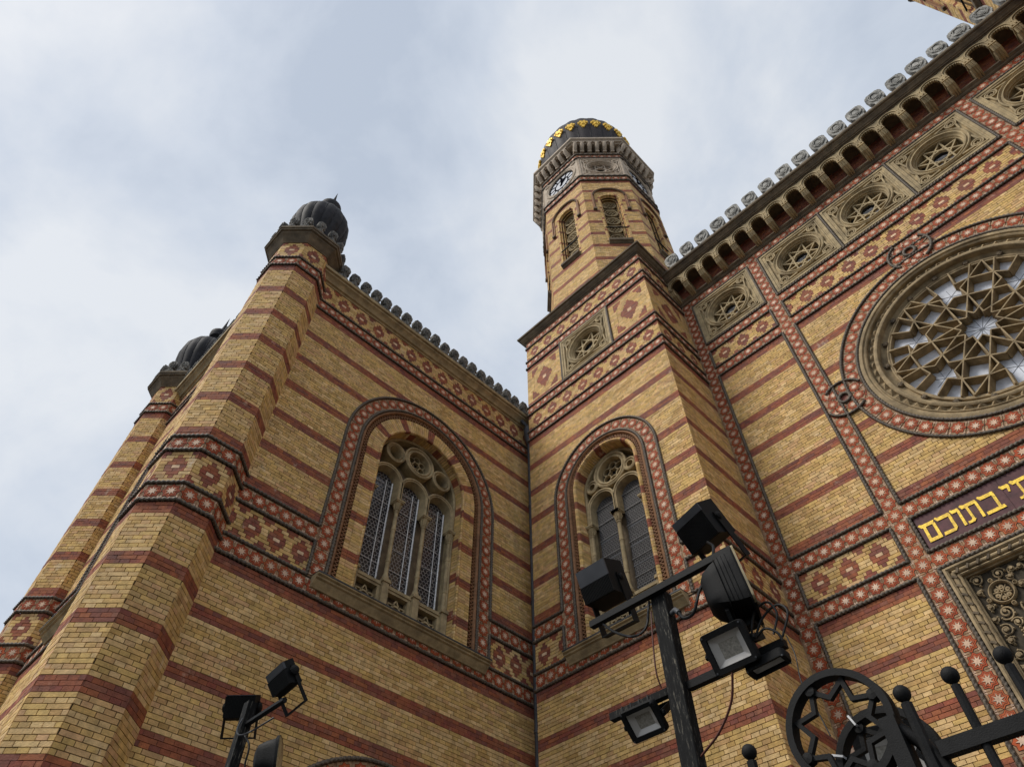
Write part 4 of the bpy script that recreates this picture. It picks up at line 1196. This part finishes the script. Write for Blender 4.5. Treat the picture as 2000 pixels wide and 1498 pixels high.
    # onion dome
    dm = part('dome', tw); c = (ox, oy, 0)
    prof = [(1.9, 26.9), (1.78, 27.25), (1.84, 27.9), (1.96, 28.6), (2.045, 29.3), (2.06, 29.9), (1.98, 30.6), (1.78, 31.25), (1.45, 31.85), (1.0, 32.4), (.55, 32.9), (.3, 33.4), (.2, 34.0)]
    mb = MB('dome_slate'); mb.lathe(c, prof, 96, 24, .022); mb.build('dome_shell', dm, smooth=25)
    mb = MB('lead')
    for i in range(24):
        t_ = 2 * PI * i / 24; mb.tube([Vector((ox + (r - .022 * r) * math.cos(t_), oy + (r - .022 * r) * math.sin(t_), z)) for r, z in prof], .018, 5)
    build_each(mb, 'seam', dm)
    mb = MB('gold'); mb.lathe(c, [(.2, 33.9), (.34, 34.1), (.38, 34.35), (.3, 34.6), (.1, 34.75), (.06, 35.2), (.02, 36.2), (0, 36.3)], 16); mb.build('finial', dm, smooth=50)
    lm = MB('gold'); G = Frame((0, 0, 0), (0, -1, 0)); lm.fan(G, [(x * 1.12, y * 1.5) for x, y in LEAF], (0, 0), -.03, .03)
    lm.revolve(G, 0, -.03, [(.09, .02), (.07, .055), (.04, .05), (.02, .07), (0, .075)], 10)
    for s_ in (-1, 1): lm.revolve(G, s_ * .12, .08, [(.06, .02), (.045, .05), (.02, .04), (0, .055)], 8)
    lme = lm.mesh('gold_leaf', (0, 0, EYE)); l = root_loc(tw)
    for i in range(24):
        t_ = 2 * PI * (i + .5) / 24; r = 2.075
        o = place('gold_leaf', lme, dm); o.location = ((ox + r * math.cos(t_)) * U - l[0], (oy + r * math.sin(t_)) * U - l[1], 29.55 * U + EYE)
        o.rotation_euler = (math.radians(4), 0, t_ + PI / 2)
    P.flush(tw, 300 if near else 0, 300 if near else 0)
    return tw
build_tower(-5.857, 'octagonal clock tower with gold-leafed dome on a square striped base, left of the rose window', True)
build_tower(7.741, 'second brick tower, only a sliver of it showing at the top right edge', False)

# ================================================================== side wing with corner turrets
wing = thing('synagogue_wing', 'striped brick side wing with three-light arched window and two domed corner turrets', 'building', (-11.4 * U, 5.5 * U, 0))
P = Pieces()
WY0, WY1 = 2.2, 9.4; wc, wz0, wR = 5.72, 9.63, 1.875
YWF = 1.8; FWF = Frame((0, YWF, 0), (0, -1, 0)); fx0, fx1 = -13.9, -9.0; fc = -11.41; fR = 1.335
mb = MB('dark_room'); mb.box(FWF, -14.2, XW - .46, GZ, 13.4, -8, -.46); mb.build('core', wing)  # added unseen block, stops light passing through the hollow wing
beds = MB('tile_ground')
for F, a, b, c, R in ((FW, WY0, WY1, wc, wR), (FWF, fx0, fx1, fc, fR)):
    for p, q in ((ZH, ZG), (ZB_, ZA), (ZD, ZC)):
        spans = [(a, b)] if (p == ZH or p == ZD) else [(a, c - R), (c + R, b)]
        for s0, s1 in spans: bed(beds, F, s0, s1, p, q)
        for s0, s1 in spans:
            n = max(1, round((s1 - s0) / .243)); st = (s1 - s0) / n
            for i in range(n): P.tile(F.at(s0 + st * (i + .5), (p + q) / 2), wing, w=st - .006)
    for z in (ZG, ZH, ZD): rope(F, [(a, z), (b, z)], wing)
    for z in (ZA, ZB_, ZC): rope(F, [(a, z), (c - R, z)], wing); rope(F, [(c + R, z), (b, z)], wing)
    zz0 = wz0 if F is FW else 9.83
    wall(P, F, a, b, 13.26, ZG + .03, None, (), wing, course=(13.26 - ZG - .03) / 9, segs=motif_row(3.485 if F is FW else c, .476))
    wall(P, F, a, b, ZH - .03, ZA + .03, STRIPE, [arch_cut(c, zz0, R)], wing)
    wall(P, F, a, b, ZB_ - .03, ZC + .03, None, [rect_cut(c - R, c + R, 0, 9)], wing, course=(ZB_ - ZC - .06) / 9, segs=motif_row(c + R + .27, .42))
    wall(P, F, a, b, ZD - .03, GZ, STRIPE, [arch_cut(c, 2.32, R)], wing)
build_each(beds, 'tile_bed', wing)
arched_window(P, FW, wc, wz0, wR, wing, lights=3, glaze='lead')
arched_window(P, FWF, fc, 9.83, fR, wing, lights=2, glaze='net')
low_arch(P, FW, wc, wR, wing); low_arch(P, FWF, fc, fR, wing)
CP = [(-.1, 13.25), (.02, 13.255), (.04, 13.29), (.08, 13.30), (.10, 13.34), (.15, 13.39), (.19, 13.41), (.20, 13.45), (.245, 13.46), (.255, 13.53), (-.1, 13.60)]
mb = MB('stone'); mb.extrude_u(FW, CP, 2.0, WY1); mb.extrude_u(FWF, CP, fx0, fx1); mb.build('cornice', wing, smooth=28)
y = 2.684
while y < WY1: merlon(FW, y, 13.56, .16, wing, 'p', 'stone_soot', 1.15); y += .302
x = -13.3
while x < -9.2: merlon(FWF, x, 13.56, .16, wing, 'p', 'stone_soot', 1.15); x += .302
mb = MB('roof_copper'); mb.box(FWF, -14.2, XW, 13.45, 13.59, -8, -.0); mb.build('roof', wing)
def turret(cx, cy, a, show):
    t = part('corner_turret', wing); hw = a * T8
    beds = MB('tile_ground')
    LV = [(6.22, 6.53), (7.17, 7.46), (12.66, 12.97)]
    for k in range(8):
        F = oct_frame(cx, cy, a, k)
        if k not in show:
            mb = MB('brick_yellow'); mb.quad(F, -hw, hw, GZ, 13.7, -.005); mb.build('rear_face', t); continue
        for p, q in LV:
            bed(beds, F, -hw, hw, p, q)
            for s_ in (-.5, .5): P.tile(F.at(hw * s_, (p + q) / 2), t, w=hw - .006)
        wall(P, F, -hw, hw, 12.63, 7.49, STRIPE, (), t, course=5.14 / 81)
        wall(P, F, -hw, hw, 7.14, 6.56, None, (), t, course=.58 / 9, segs=motif_row(0, 2 * hw))
        wall(P, F, -hw, hw, 13.65, 13.0, None, (), t, course=.65 / 9, segs=motif_row(0, 2 * hw))
        wall(P, F, -hw, hw, 6.19, GZ, STRIPE, (), t)
    build_each(beds, 'tile_bed', t)
    ring = oct_pts(cx, cy, a + .018)
    for z in (6.22, 6.53, 7.17, 7.46, 12.66, 12.97): rope3([(x, y, z) for x, y in ring], t, closed=True)
    pl = list(reversed(oct_pts(cx, cy, a)))
    mb = MB('stone_dark'); mb.sweep(PLAN, pl, [(-.1, 13.63), (.015, 13.635), (.03, 13.67), (.05, 13.69), (.08, 13.76), (.13, 13.83), (.15, 13.85), (.16, 13.88), (.20, 13.90), (.205, 13.95), (.225, 13.96), (.225, 14.02), (-.2, 14.06)], closed=True); mb.build('cornice', t, smooth=25)
    for k in range(8):
        F = oct_frame(cx, cy, a, k)
        for s_ in (-1, 1): merlon(F, s_ * .155, 14.02, .15, t, 'p', 'stone_soot', 1.0)
    dm = MB('lead')
    dm.lathe((cx, cy, 0), [(.5, 14.04), (.46, 14.2), (.48, 14.45), (.57, 14.8), (.66, 15.15), (.69, 15.45), (.66, 15.75), (.56, 16.0), (.40, 16.18), (.17, 16.28)], 96, 16, .04); dm.build('dome', t, smooth=30)
    for i in range(16):
        dm = MB('lead'); q = 2 * PI * i / 16; dm.tube([Vector((cx + r * .965 * math.cos(q), cy + r * .965 * math.sin(q), z)) for r, z in [(.46, 14.2), (.48, 14.45), (.57, 14.8), (.66, 15.15), (.69, 15.45), (.66, 15.75), (.56, 16.0), (.40, 16.18)]], .011, 5); dm.build('seam', t)
    dm = MB('lead')
    dm.lathe((cx, cy, 0), [(.2, 16.26), (.17, 16.4), (.15, 16.55), (.24, 16.6), (.27, 16.72), (.27, 16.82), (.2, 16.92), (.08, 16.98), (.055, 17.15), (.03, 17.4), (.0, 17.78)], 20); dm.build('finial', t, smooth=40)
    return t
turret(-8.616, 1.885, .608, (0, 1, 2, 3, 7))
turret(-14.2, 1.885, .608, (0, 1, 2, 3, 7))
P.flush(wing)

# rain pipe in the corner between wing and tower
dp = thing('downpipe', 'dark grey rain pipe running down the corner between the wing and the clock tower', 'pipe', (-8.12 * U, 8.57 * U, 0))
mb = MB('pipe_grey'); mb.tube([Vector((-8.12, 8.57, z)) for z in (GZ, 2, 6, 10, 12.6)], .047, 10); mb.build('pipe', dp, smooth=40)
mb = MB('pipe_grey'); mb.lathe((-8.12, 8.57, 0), [(.05, 12.5), (.06, 12.55), (.11, 12.75), (.13, 12.95), (.13, 13.1), (.0, 13.1)], 12); mb.tube([Vector((-8.12, 8.57, 13.05)), Vector((-8.13, 8.5, 13.2)), Vector((-8.2, 8.4, 13.35))], .05, 8); mb.build('hopper', dp, smooth=40)
for z in (GZ + 1, 3, 5.5, 8, 10.5):
    mb = MB('pipe_grey'); mb.lathe((-8.12, 8.57, z), [(.047, -.03), (.058, -.03), (.058, .03), (.047, .03)], 10); mb.build('bracket', dp)

# ================================================================== light posts and floodlights (metres, camera-relative)
def vm(*p): return Vector(p)
def lamp_frame(c, n, up=(0, 0, 1)):
    n = Vector(n).normalized(); u = Vector(up); a = u.cross(n).normalized(); b = n.cross(a)
    return Frame(c, n, a, b)
def tag_light(label, loc, grp='floodlights on the posts'):
    return thing('floodlight', label, 'floodlight', (loc[0], loc[1], loc[2] + EYE), grp)
def rrect(w, h, r, n=4):
    out = []
    for cx_, cy_, a0 in ((w - r, h - r, 0), (-w + r, h - r, PI / 2), (-w + r, -h + r, PI), (w - r, -h + r, 1.5 * PI)):
        out += [(cx_ + r * math.cos(a0 + PI / 2 * i / n), cy_ + r * math.sin(a0 + PI / 2 * i / n)) for i in range(n + 1)]
    return out
def led_flood(label, c, n, w, h, dep=.05, up=(0, 0, 1), fins=True, bracket=True):
    """flat LED floodlight: rounded frame, sunk reflector with LED board, finned back, U bracket"""
    t = tag_light(label, c); F = lamp_frame(c, n, up); W, H = w / 2, h / 2
    mb = MB('lamp_black', 1)
    o, i = rrect(W, H, .022), rrect(W * .76, H * .70, .006)
    mb.strip([[F.p(*o[k], -.02), F.p(*o[k], .014), F.p(o[k][0] * .97, o[k][1] * .97, .02), F.p(*i[k], .018), F.p(*i[k], .0)] for k in range(len(o))], closed_path=True)
    bk = rrect(W * .9, H * .9, .02); mb.strip([[F.p(*o[k], -.02), F.p(*bk[k], -.03), F.p(bk[k][0] * .86, bk[k][1] * .86, -dep)] for k in range(len(o))], closed_path=True)
    mb.poly(F, [(x * .86, y * .86) for x, y in bk], -dep)
    mb.build('housing', t, smooth=35)
    if fins:
        mb = MB('lamp_black', 1); nf = 13
        for k in range(nf):
            x = -W * .74 + W * 1.48 * k / (nf - 1); mb.box(F, x - .0022, x + .0022, -H * .72, H * .72, -dep - .022, -dep + .002)
        build_each(mb, 'cooling_fin', t)
    for sx in (-1, 1):
        for sy in (-1, 1):
            sw = MB('pipe_grey', 1); sw.revolve(F, sx * W * .88, sy * H * .85, [(.0055, .017), (.005, .0225), (.0, .0228)], 8); sw.build('screw', t)
    mb = MB('reflector', 1); j = rrect(W * .44, H * .40, .004)
    mb.strip([[F.p(*i[k], .0), F.p(*j[k], -.016)] for k in range(len(i))], closed_path=True); mb.build('reflector', t, smooth=20)
    mb = MB('led_board', 1); mb.poly(F, j, -.0158)
    mb.build('led_board', t)
    if not bracket: return t, F
    mb = MB('lamp_black', 1)
    for s_ in (-1, 1): mb.box(F, s_ * (W + .007) - .003, s_ * (W + .007) + .003, -.018, .018, -dep - .10, -.0)
    mb.box(F, -W - .01, W + .01, -.018, .018, -dep - .106, -dep - .10); mb.build('bracket', t)
    for s_ in (-1, 1):
        kb = MB('lamp_black', 1); G = Frame(F.p(s_ * (W + .012), 0, -.012), F.A * s_, F.B, F.N); kb.revolve(G, 0, 0, [(.014, 0), (.014, .008), (.006, .012), (0, .012)], 8); kb.build('knob', t, smooth=40)
    return t, F
def box_flood(label, c, n, w, h, dep, up=(0, 0, 1), grey_top=.45, nf=22, leg=.07):
    """deep LED floodlight seen from behind: finned box tapering to the back, U bracket underneath"""
    t = tag_light(label, c); F = lamp_frame(c, n, up); W, H = w / 2, h / 2
    mb = MB('lamp_black', 1)
    fr = [(-W, -H), (W, -H), (W, H), (-W, H)]; bk = [(-W * .97, -H * .8), (W * .97, -H * .8), (W * .97, H), (-W * .97, H)]
    mb.strip([[F.p(*fr[k], 0), F.p(*fr[k], -.02), F.p(*bk[k], -dep)] for k in range(4)], closed_path=True); mb.poly(F, fr, 0); mb.poly(F, bk, -dep); mb.build('housing', t)
    mb = MB('lamp_black', 1)
    for k in range(nf):
        x = -W * .95 + W * 1.9 * k / (nf - 1); mb.box(F, x - .0026, x + .0026, -H * .78, H * (1 - 2 * grey_top) , -dep - .016, -dep + .002)
    build_each(mb, 'cooling_fin', t)
    mb = MB('lamp_grey', 1); mb.box(F, -W * .965, W * .965, H * (1 - 2 * grey_top) + .003, H * .99, -dep - .012, -dep + .001); mb.build('gear_box', t)
    mb = MB('lamp_black', 1)
    for s_ in (-1, 1):
        mb.box(F, s_ * (W + .006) - .0035, s_ * (W + .006) + .0035, -H - leg, .03, -dep * .62, -dep * .3)
        G = Frame(F.p(s_ * (W + .01), 0.0, -dep * .46), F.A * s_, F.B, F.N); mb.revolve(G, 0, 0, [(.024, 0), (.024, .008), (.01, .014), (0, .014)], 10)
    mb.box(F, -W - .01, W + .01, -H - leg - .008, -H - leg, -dep * .62, -dep * .3); mb.build('bracket', t)
    mb = MB('lamp_lens', 1); mb.quad(F, -W * .9, W * .9, -H * .9, H * .9, .003); mb.build('lens', t)
    return t, F
def cable(t, pts, r=.006, m_='cable', name='cable'):
    pts = [Vector(p) for p in pts]; out = []
    ext = [pts[0] * 2 - pts[1]] + pts + [pts[-1] * 2 - pts[-2]]
    for i in range(1, len(ext) - 2):
        p0, p1, p2, p3 = ext[i - 1:i + 3]
        for k in range(8):
            s_ = k / 8; out.append(.5 * (2 * p1 + (p2 - p0) * s_ + (2 * p0 - 5 * p1 + 4 * p2 - p3) * s_ * s_ + (3 * p1 - p0 - 3 * p2 + p3) * s_ ** 3))
    out.append(pts[-1]); mb = MB(m_, 1); mb.tube(out, r, 6); return mb.build(name, t, smooth=60)

# ---- near wooden post
post = thing('light_post', 'weathered black timber post with two cross arms carrying floodlights, in front of the tower', 'light post', (-1.89, 3.09, 0))
FP = Frame((0, 3.05, 0), (0, -1, 0))
mb = MB('post_wood', 1)
c_ = .004
sec = [(-1.94, 3.05 + c_), (-1.94 + c_, 3.05), (-1.84 - c_, 3.05), (-1.84, 3.05 + c_), (-1.84, 3.125), (-1.94, 3.125)]
mb.prism(PLAN, sec, -EYE, 2.43); mb.build('shaft', post)
mb = MB('lamp_black', 1); mb.box(FP, -2.38, -1.345, 2.409, 2.450, .002, .042); mb.build('cross_arm', post)
mb = MB('post_wood', 1); mb.box(FP, -2.375, -1.955, 1.866, 1.906, -.09, -.05); mb.build('cross_arm', post)
mb = MB('lamp_black', 1); mb.box(FP, -1.839, -1.26, 1.842, 1.884, -.08, -.04); mb.build('cross_arm', post)
for x in (-2.28, -2.22, -2.16, -2.1): 
    mb = MB('cable', 1); mb.sweep(Frame((x, 0, 0), (1, 0, 0)), [(3.0985, 1.864), (3.1425, 1.864), (3.1425, 1.908), (3.0985, 1.908)], [(0, -.003), (0, .003), (-.002, .003), (-.002, -.003)], closed=True); mb.build('cable_tie', post)
mb = MB('pipe_grey', 1); mb.tube([vm(-1.835, 3.08, 2.28), vm(-1.80, 3.07, 2.285), vm(-1.775, 3.06, 2.25)], .016, 8); mb.build('conduit_elbow', post, smooth=50)
cable(post, [(-2.29, 3.03, 2.40), (-2.20, 3.02, 2.30), (-2.08, 3.02, 2.22), (-1.99, 3.03, 2.24), (-1.955, 3.04, 2.36), (-1.945, 3.045, 2.40)], .008)
cable(post, [(-1.945, 3.045, 2.33), (-1.965, 3.04, 2.15), (-1.985, 3.05, 1.98), (-1.99, 3.08, 1.90)], .005, 'cable_brown')
cable(post, [(-1.52, 3.0, 1.77), (-1.58, 3.03, 1.66), (-1.69, 3.05, 1.56), (-1.835, 3.08, 1.50)], .006, 'cable_brown')

box_flood('deep finned floodlight with grey upper back on the left end of the upper cross arm', (-2.335, 3.24, 2.80), (0, .93, .36), .25, .25, .19, leg=.17)
t1, F1 = box_flood('finned floodlight raised on a bracket at the right end of the upper cross arm', (-1.515, 3.20, 2.80), (.22, .80, .56), .25, .24, .15, grey_top=.22, leg=.15)
cable(t1, [(-1.50, 3.08, 2.60), (-1.46, 3.05, 2.52), (-1.50, 3.03, 2.40), (-1.60, 3.02, 2.28), (-1.66, 3.02, 2.18), (-1.74, 3.04, 2.19), (-1.78, 3.06, 2.26)], .009)
# ---- old cast floodlight, seen from its ribbed back
t3 = tag_light('bulky old cast floodlight with ribbed back hanging right of the post', (-1.43, 3.02, 2.15))
F3 = lamp_frame((-1.455, 2.99, 2.18), (.86, .37, .10)); mb = MB('lamp_black', 1)
ring = [(.15, .175, 0), (.15, .175, -.012), (.135, .155, -.02), (.13, .15, -.09), (.115, .125, -.15), (.095, .10, -.20), (.065, .07, -.225), (.0, .0, -.23)]
rows = []
for k in range(32):
    a = 2 * PI * k / 32; ca, sa = math.cos(a), math.sin(a); s_ = (abs(ca) ** 9 + abs(sa) ** 9) ** (-1 / 9)
    rows.append([F3.p(w_ * ca * s_, h_ * sa * s_, d + .14) for w_, h_, d in ring])
mb.strip(rows, closed_path=True); mb.build('housing', t3, smooth=45)
mb = MB('lamp_black', 1)
for k in range(4):
    d = .085 - .022 * k; w_ = .137 - .002 * k
    rr = []
    for j in range(24):
        a = 2 * PI * j / 24; ca, sa = math.cos(a), math.sin(a); s_ = (abs(ca) ** 9 + abs(sa) ** 9) ** (-1 / 9)
        rr.append([F3.p(w_ * ca * s_ * .9, w_ * 1.1 * sa * s_ * .96, d - .003), F3.p(w_ * ca * s_ * 1.0, w_ * 1.1 * sa * s_ * 1.04, d), F3.p(w_ * ca * s_ * .9, w_ * 1.1 * sa * s_ * .96, d + .003)])
    mb.strip(rr, closed_path=True)
build_each(mb, 'cooling_rib', t3, smooth=50)
mb = MB('iron', 1); mb.prism(F3.at(-.05, -.15, 0, -.02), [(-.03, 0), (0, .045), (.03, 0), (0, -.045)], 0, .02); mb.build('end_plate', t3)
mb = MB('lamp_black', 1); mb.box(FP, -1.47, -1.43, 1.88, 2.06, -.07, -.02); mb.box(FP, -1.52, -1.36, 2.0, 2.06, -.07, -.01); mb.build('bracket', t3)
mb = MB('lamp_lens', 1); mb.fan(F3, [(x * .93, y * .93) for x, y in rrect(.165, .185, .03)], (0, 0), .13, .141); mb.build('lens', t3)
t4, F4 = led_flood('LED floodlight with pale sunk reflector facing down beside the post', (-1.493, 2.985, 1.885), (0, -.89, -.455), .25, .205, .05)
for q in ([(-1.38, 3.03, 1.93), (-1.33, 3.03, 2.03), (-1.25, 3.03, 2.05), (-1.22, 3.03, 1.97), (-1.27, 3.03, 1.88)], [(-1.38, 3.04, 1.90), (-1.30, 3.04, 1.99), (-1.21, 3.04, 2.02), (-1.17, 3.04, 1.96), (-1.24, 3.05, 1.86)], [(-1.36, 3.03, 1.90), (-1.30, 3.02, 1.92), (-1.25, 3.03, 1.88), (-1.24, 3.04, 1.84)]): cable(t4, q, .0065)
cable(t4, [(-1.22, 3.05, 1.86), (-1.205, 3.04, 1.75), (-1.215, 3.03, 1.62), (-1.19, 3.02, 1.50), (-1.16, 3.0, 1.35)], .003)
led_flood('low LED floodlight tilted downwards left of the post, under the strapped arm', (-2.113, 3.05, 1.755), (0, -.765, -.645), .225, .165, .045)
led_flood('LED floodlight facing the ground, seen edge-on behind the pale-faced one', (-1.37, 3.09, 1.79), (.05, -.12, -.99), .22, .085, .018, up=(0, 1, 0), fins=False, bracket=False)

# ---- far post by the wing
lp = thing('light_post', 'slim black post with angled arm and three floodlights, low in front of the wing wall', 'light post', (-3.33, 1.48, 0))
FP2 = Frame((0, 1.43, 0), (0, -1, 0))
mb = MB('post_wood', 1); mb.prism(PLAN, [(-3.383, 1.43), (-3.334, 1.43), (-3.334, 1.478), (-3.383, 1.478)], -EYE, 1.735); mb.build('shaft', lp)
mb = MB('lamp_black', 1); mb.tube([vm(-3.34, 1.455, 1.622), vm(-3.0, 1.455, 1.622)], .014, 6); mb.build('arm', lp)
cable(lp, [(-3.33, 1.425, 1.64), (-3.345, 1.42, 1.60), (-3.33, 1.42, 1.565), (-3.30, 1.43, 1.55), (-3.29, 1.47, 1.58), (-3.2, 1.52, 1.63)], .004, 'pipe_grey')
cable(lp, [(-3.31, 1.45, 1.56), (-3.27, 1.47, 1.50), (-3.28, 1.48, 1.42), (-3.26, 1.5, 1.40), (-3.2, 1.52, 1.44)], .005)
box_flood('finned floodlight behind the head of the slim post', (-3.66, 1.555, 1.855), (-.60, .62, .42), .165, .125, .06, grey_top=.06, leg=.08)
box_flood('floodlight tilted up at the end of the slim post\'s arm', (-3.20, 1.54, 1.845), (.08, .76, .62), .19, .125, .05, grey_top=.3, leg=.09)
t6 = tag_light('round-backed black floodlight hanging low on the slim post', (-3.15, 1.5, 1.42)); F6 = lamp_frame((-3.14, 1.52, 1.415), (.62, .78, .12)); mb = MB('lamp_black', 1)
rows = []
for k in range(24):
    a = 2 * PI * k / 24; ca, sa = math.cos(a), math.sin(a); s_ = (abs(ca) ** 4 + abs(sa) ** 4) ** -.25
    rows.append([F6.p(w_ * ca * s_, w_ * 1.05 * sa * s_, d) for w_, d in ((.085, .05), (.085, .038), (.075, .03), (.068, -.01), (.055, -.045), (.03, -.06), (0, -.065))])
mb.strip(rows, closed_path=True); mb.build('housing', t6, smooth=45)
mb = MB('lamp_lens', 1); mb.fan(F6, rrect(.075, .08, .03), (0, 0), .04, .051); mb.build('lens', t6)
mb = MB('lamp_black', 1); mb.box(Frame((0, 1.43, 0), (0, -1, 0)), -3.20, -3.16, 1.16, 1.36, -.06, -.02); mb.box(Frame((0, 1.43, 0), (0, -1, 0)), -3.34, -3.16, 1.15, 1.18, -.06, -.02); mb.build('bracket', t6)

# ================================================================== wrought-iron fence
YI = 2.1; k = 2.1 / 1.9
fen = thing('iron_fence', 'black wrought-iron fence with ball-topped bars and star-in-ring ornaments in the near right corner', 'fence', (-.3, YI, 0))
FI = Frame((0, YI, 0), (0, -1, 0))
def ball_bar(x, top=.975, r=.0125, yb=YI):
    mb = MB('iron', 1); mb.tube([vm(x, yb, -EYE), vm(x, yb, .5), vm(x, yb, top - .02)], r, 8)
    mb.build('bar', fen, smooth=40)
    mb = MB('iron', 1); n = 10; mb.lathe((x, yb, top + .008), [(.0, -.03)] + [(.0235 * math.cos(t_), .0235 * math.sin(t_)) for t_ in [(-.5 + j / n) * PI for j in range(1, n)]] + [(0, .0235)], 14); mb.build('ball_finial', fen, smooth=60)
for i, x in enumerate((-1.078, -.575, -.437, -.295, -.155, -.015, .125, .265)): ball_bar(x, r=.0125 if x > -.5 else .016)
mb = MB('iron', 1); mb.box(FI, -.545, .4, .80, .838, -.016, .016); mb.build('rail', fen)
mb = MB('iron', 1); mb.box(FI, -1.2, .4, -1.2, -1.16, -.016, .016); mb.build('rail', fen)
mb = MB('iron', 1); mb.prism(PLAN, [(-.655, YI - .03), (-.612, YI - .03), (-.612, YI + .03), (-.655, YI + .03)], -EYE, .93); mb.build('gate_post', fen)
mb = MB('iron', 1); mb.tube([vm(-.62, YI, .90), vm(-.585, YI + .01, .86), vm(-.55, YI + .02, .78), vm(-.55, YI + .02, .2)], .02, 8); mb.build('gate_stay', fen, smooth=50)
def ornament(cx, cz, R, y, dep=.022, arch_leg=None):
    F = Frame((0, y, 0), (0, -1, 0)); mb = MB('iron', 1)
    pr = [(R, -dep), (R, dep), (R - .021, dep), (R - .021, -dep)]
    if arch_leg is None: mb.revolve(F, cx, cz, pr, 40, closed_prof=True)
    else: mb.arch(F, cx, cz, pr, arch_leg, 30, closed_prof=True)
    mb.build('ring', fen, smooth=40)
    mb = MB('iron', 1); n = 8; pts = []
    for i in range(16):
        a = 2 * PI * i / 16 + PI / 8; r_ = (R - .03) if i % 2 == 0 else (R - .03) * .66; pts.append((cx + r_ * math.cos(a), cz + r_ * math.sin(a)))
    mb.sweep(F, pts, [(-.0068, -.009), (-.0068, .009), (.0068, .009), (.0068, -.009)], closed=True)
    mb.build('star', fen)
    for i in range(0, 16, 4):
        mb = MB('iron', 1); u, v = pts[i]; mb.revolve(F, u, v, [(.016, -.016), (.02, 0), (.016, .016)], 8); mb.revolve(F, u, v, [(0, .018), (.016, .016)], 8); mb.build('collar', fen, smooth=60)
ornament(-.772, .955, .163, YI)
ornament(-.725, .885, .155, YI + .15)
mb = MB('lamp_grey', 1)
for a in (1.95, 2.75):
    F = Frame((0, YI + .15, 0), (0, -1, 0)); G = F.at(-.725 + .1445 * math.cos(a), .885 + .1445 * math.sin(a), a); mb = MB('tie_white', 1); mb.sweep(Frame(G.O, G.B, G.A, G.N), [(-.016, -.031), (.016, -.031), (.016, .031), (-.016, .031)], [(0, -.003), (0, .003), (-.0015, .003), (-.0015, -.003)], closed=True); mb.build('zip_tie', fen)
led_flood('dark floodlight standing behind the ring ornament of the fence', (-.83, 2.62, 1.05), (.25, -.85, -.25), .22, .20, .05)
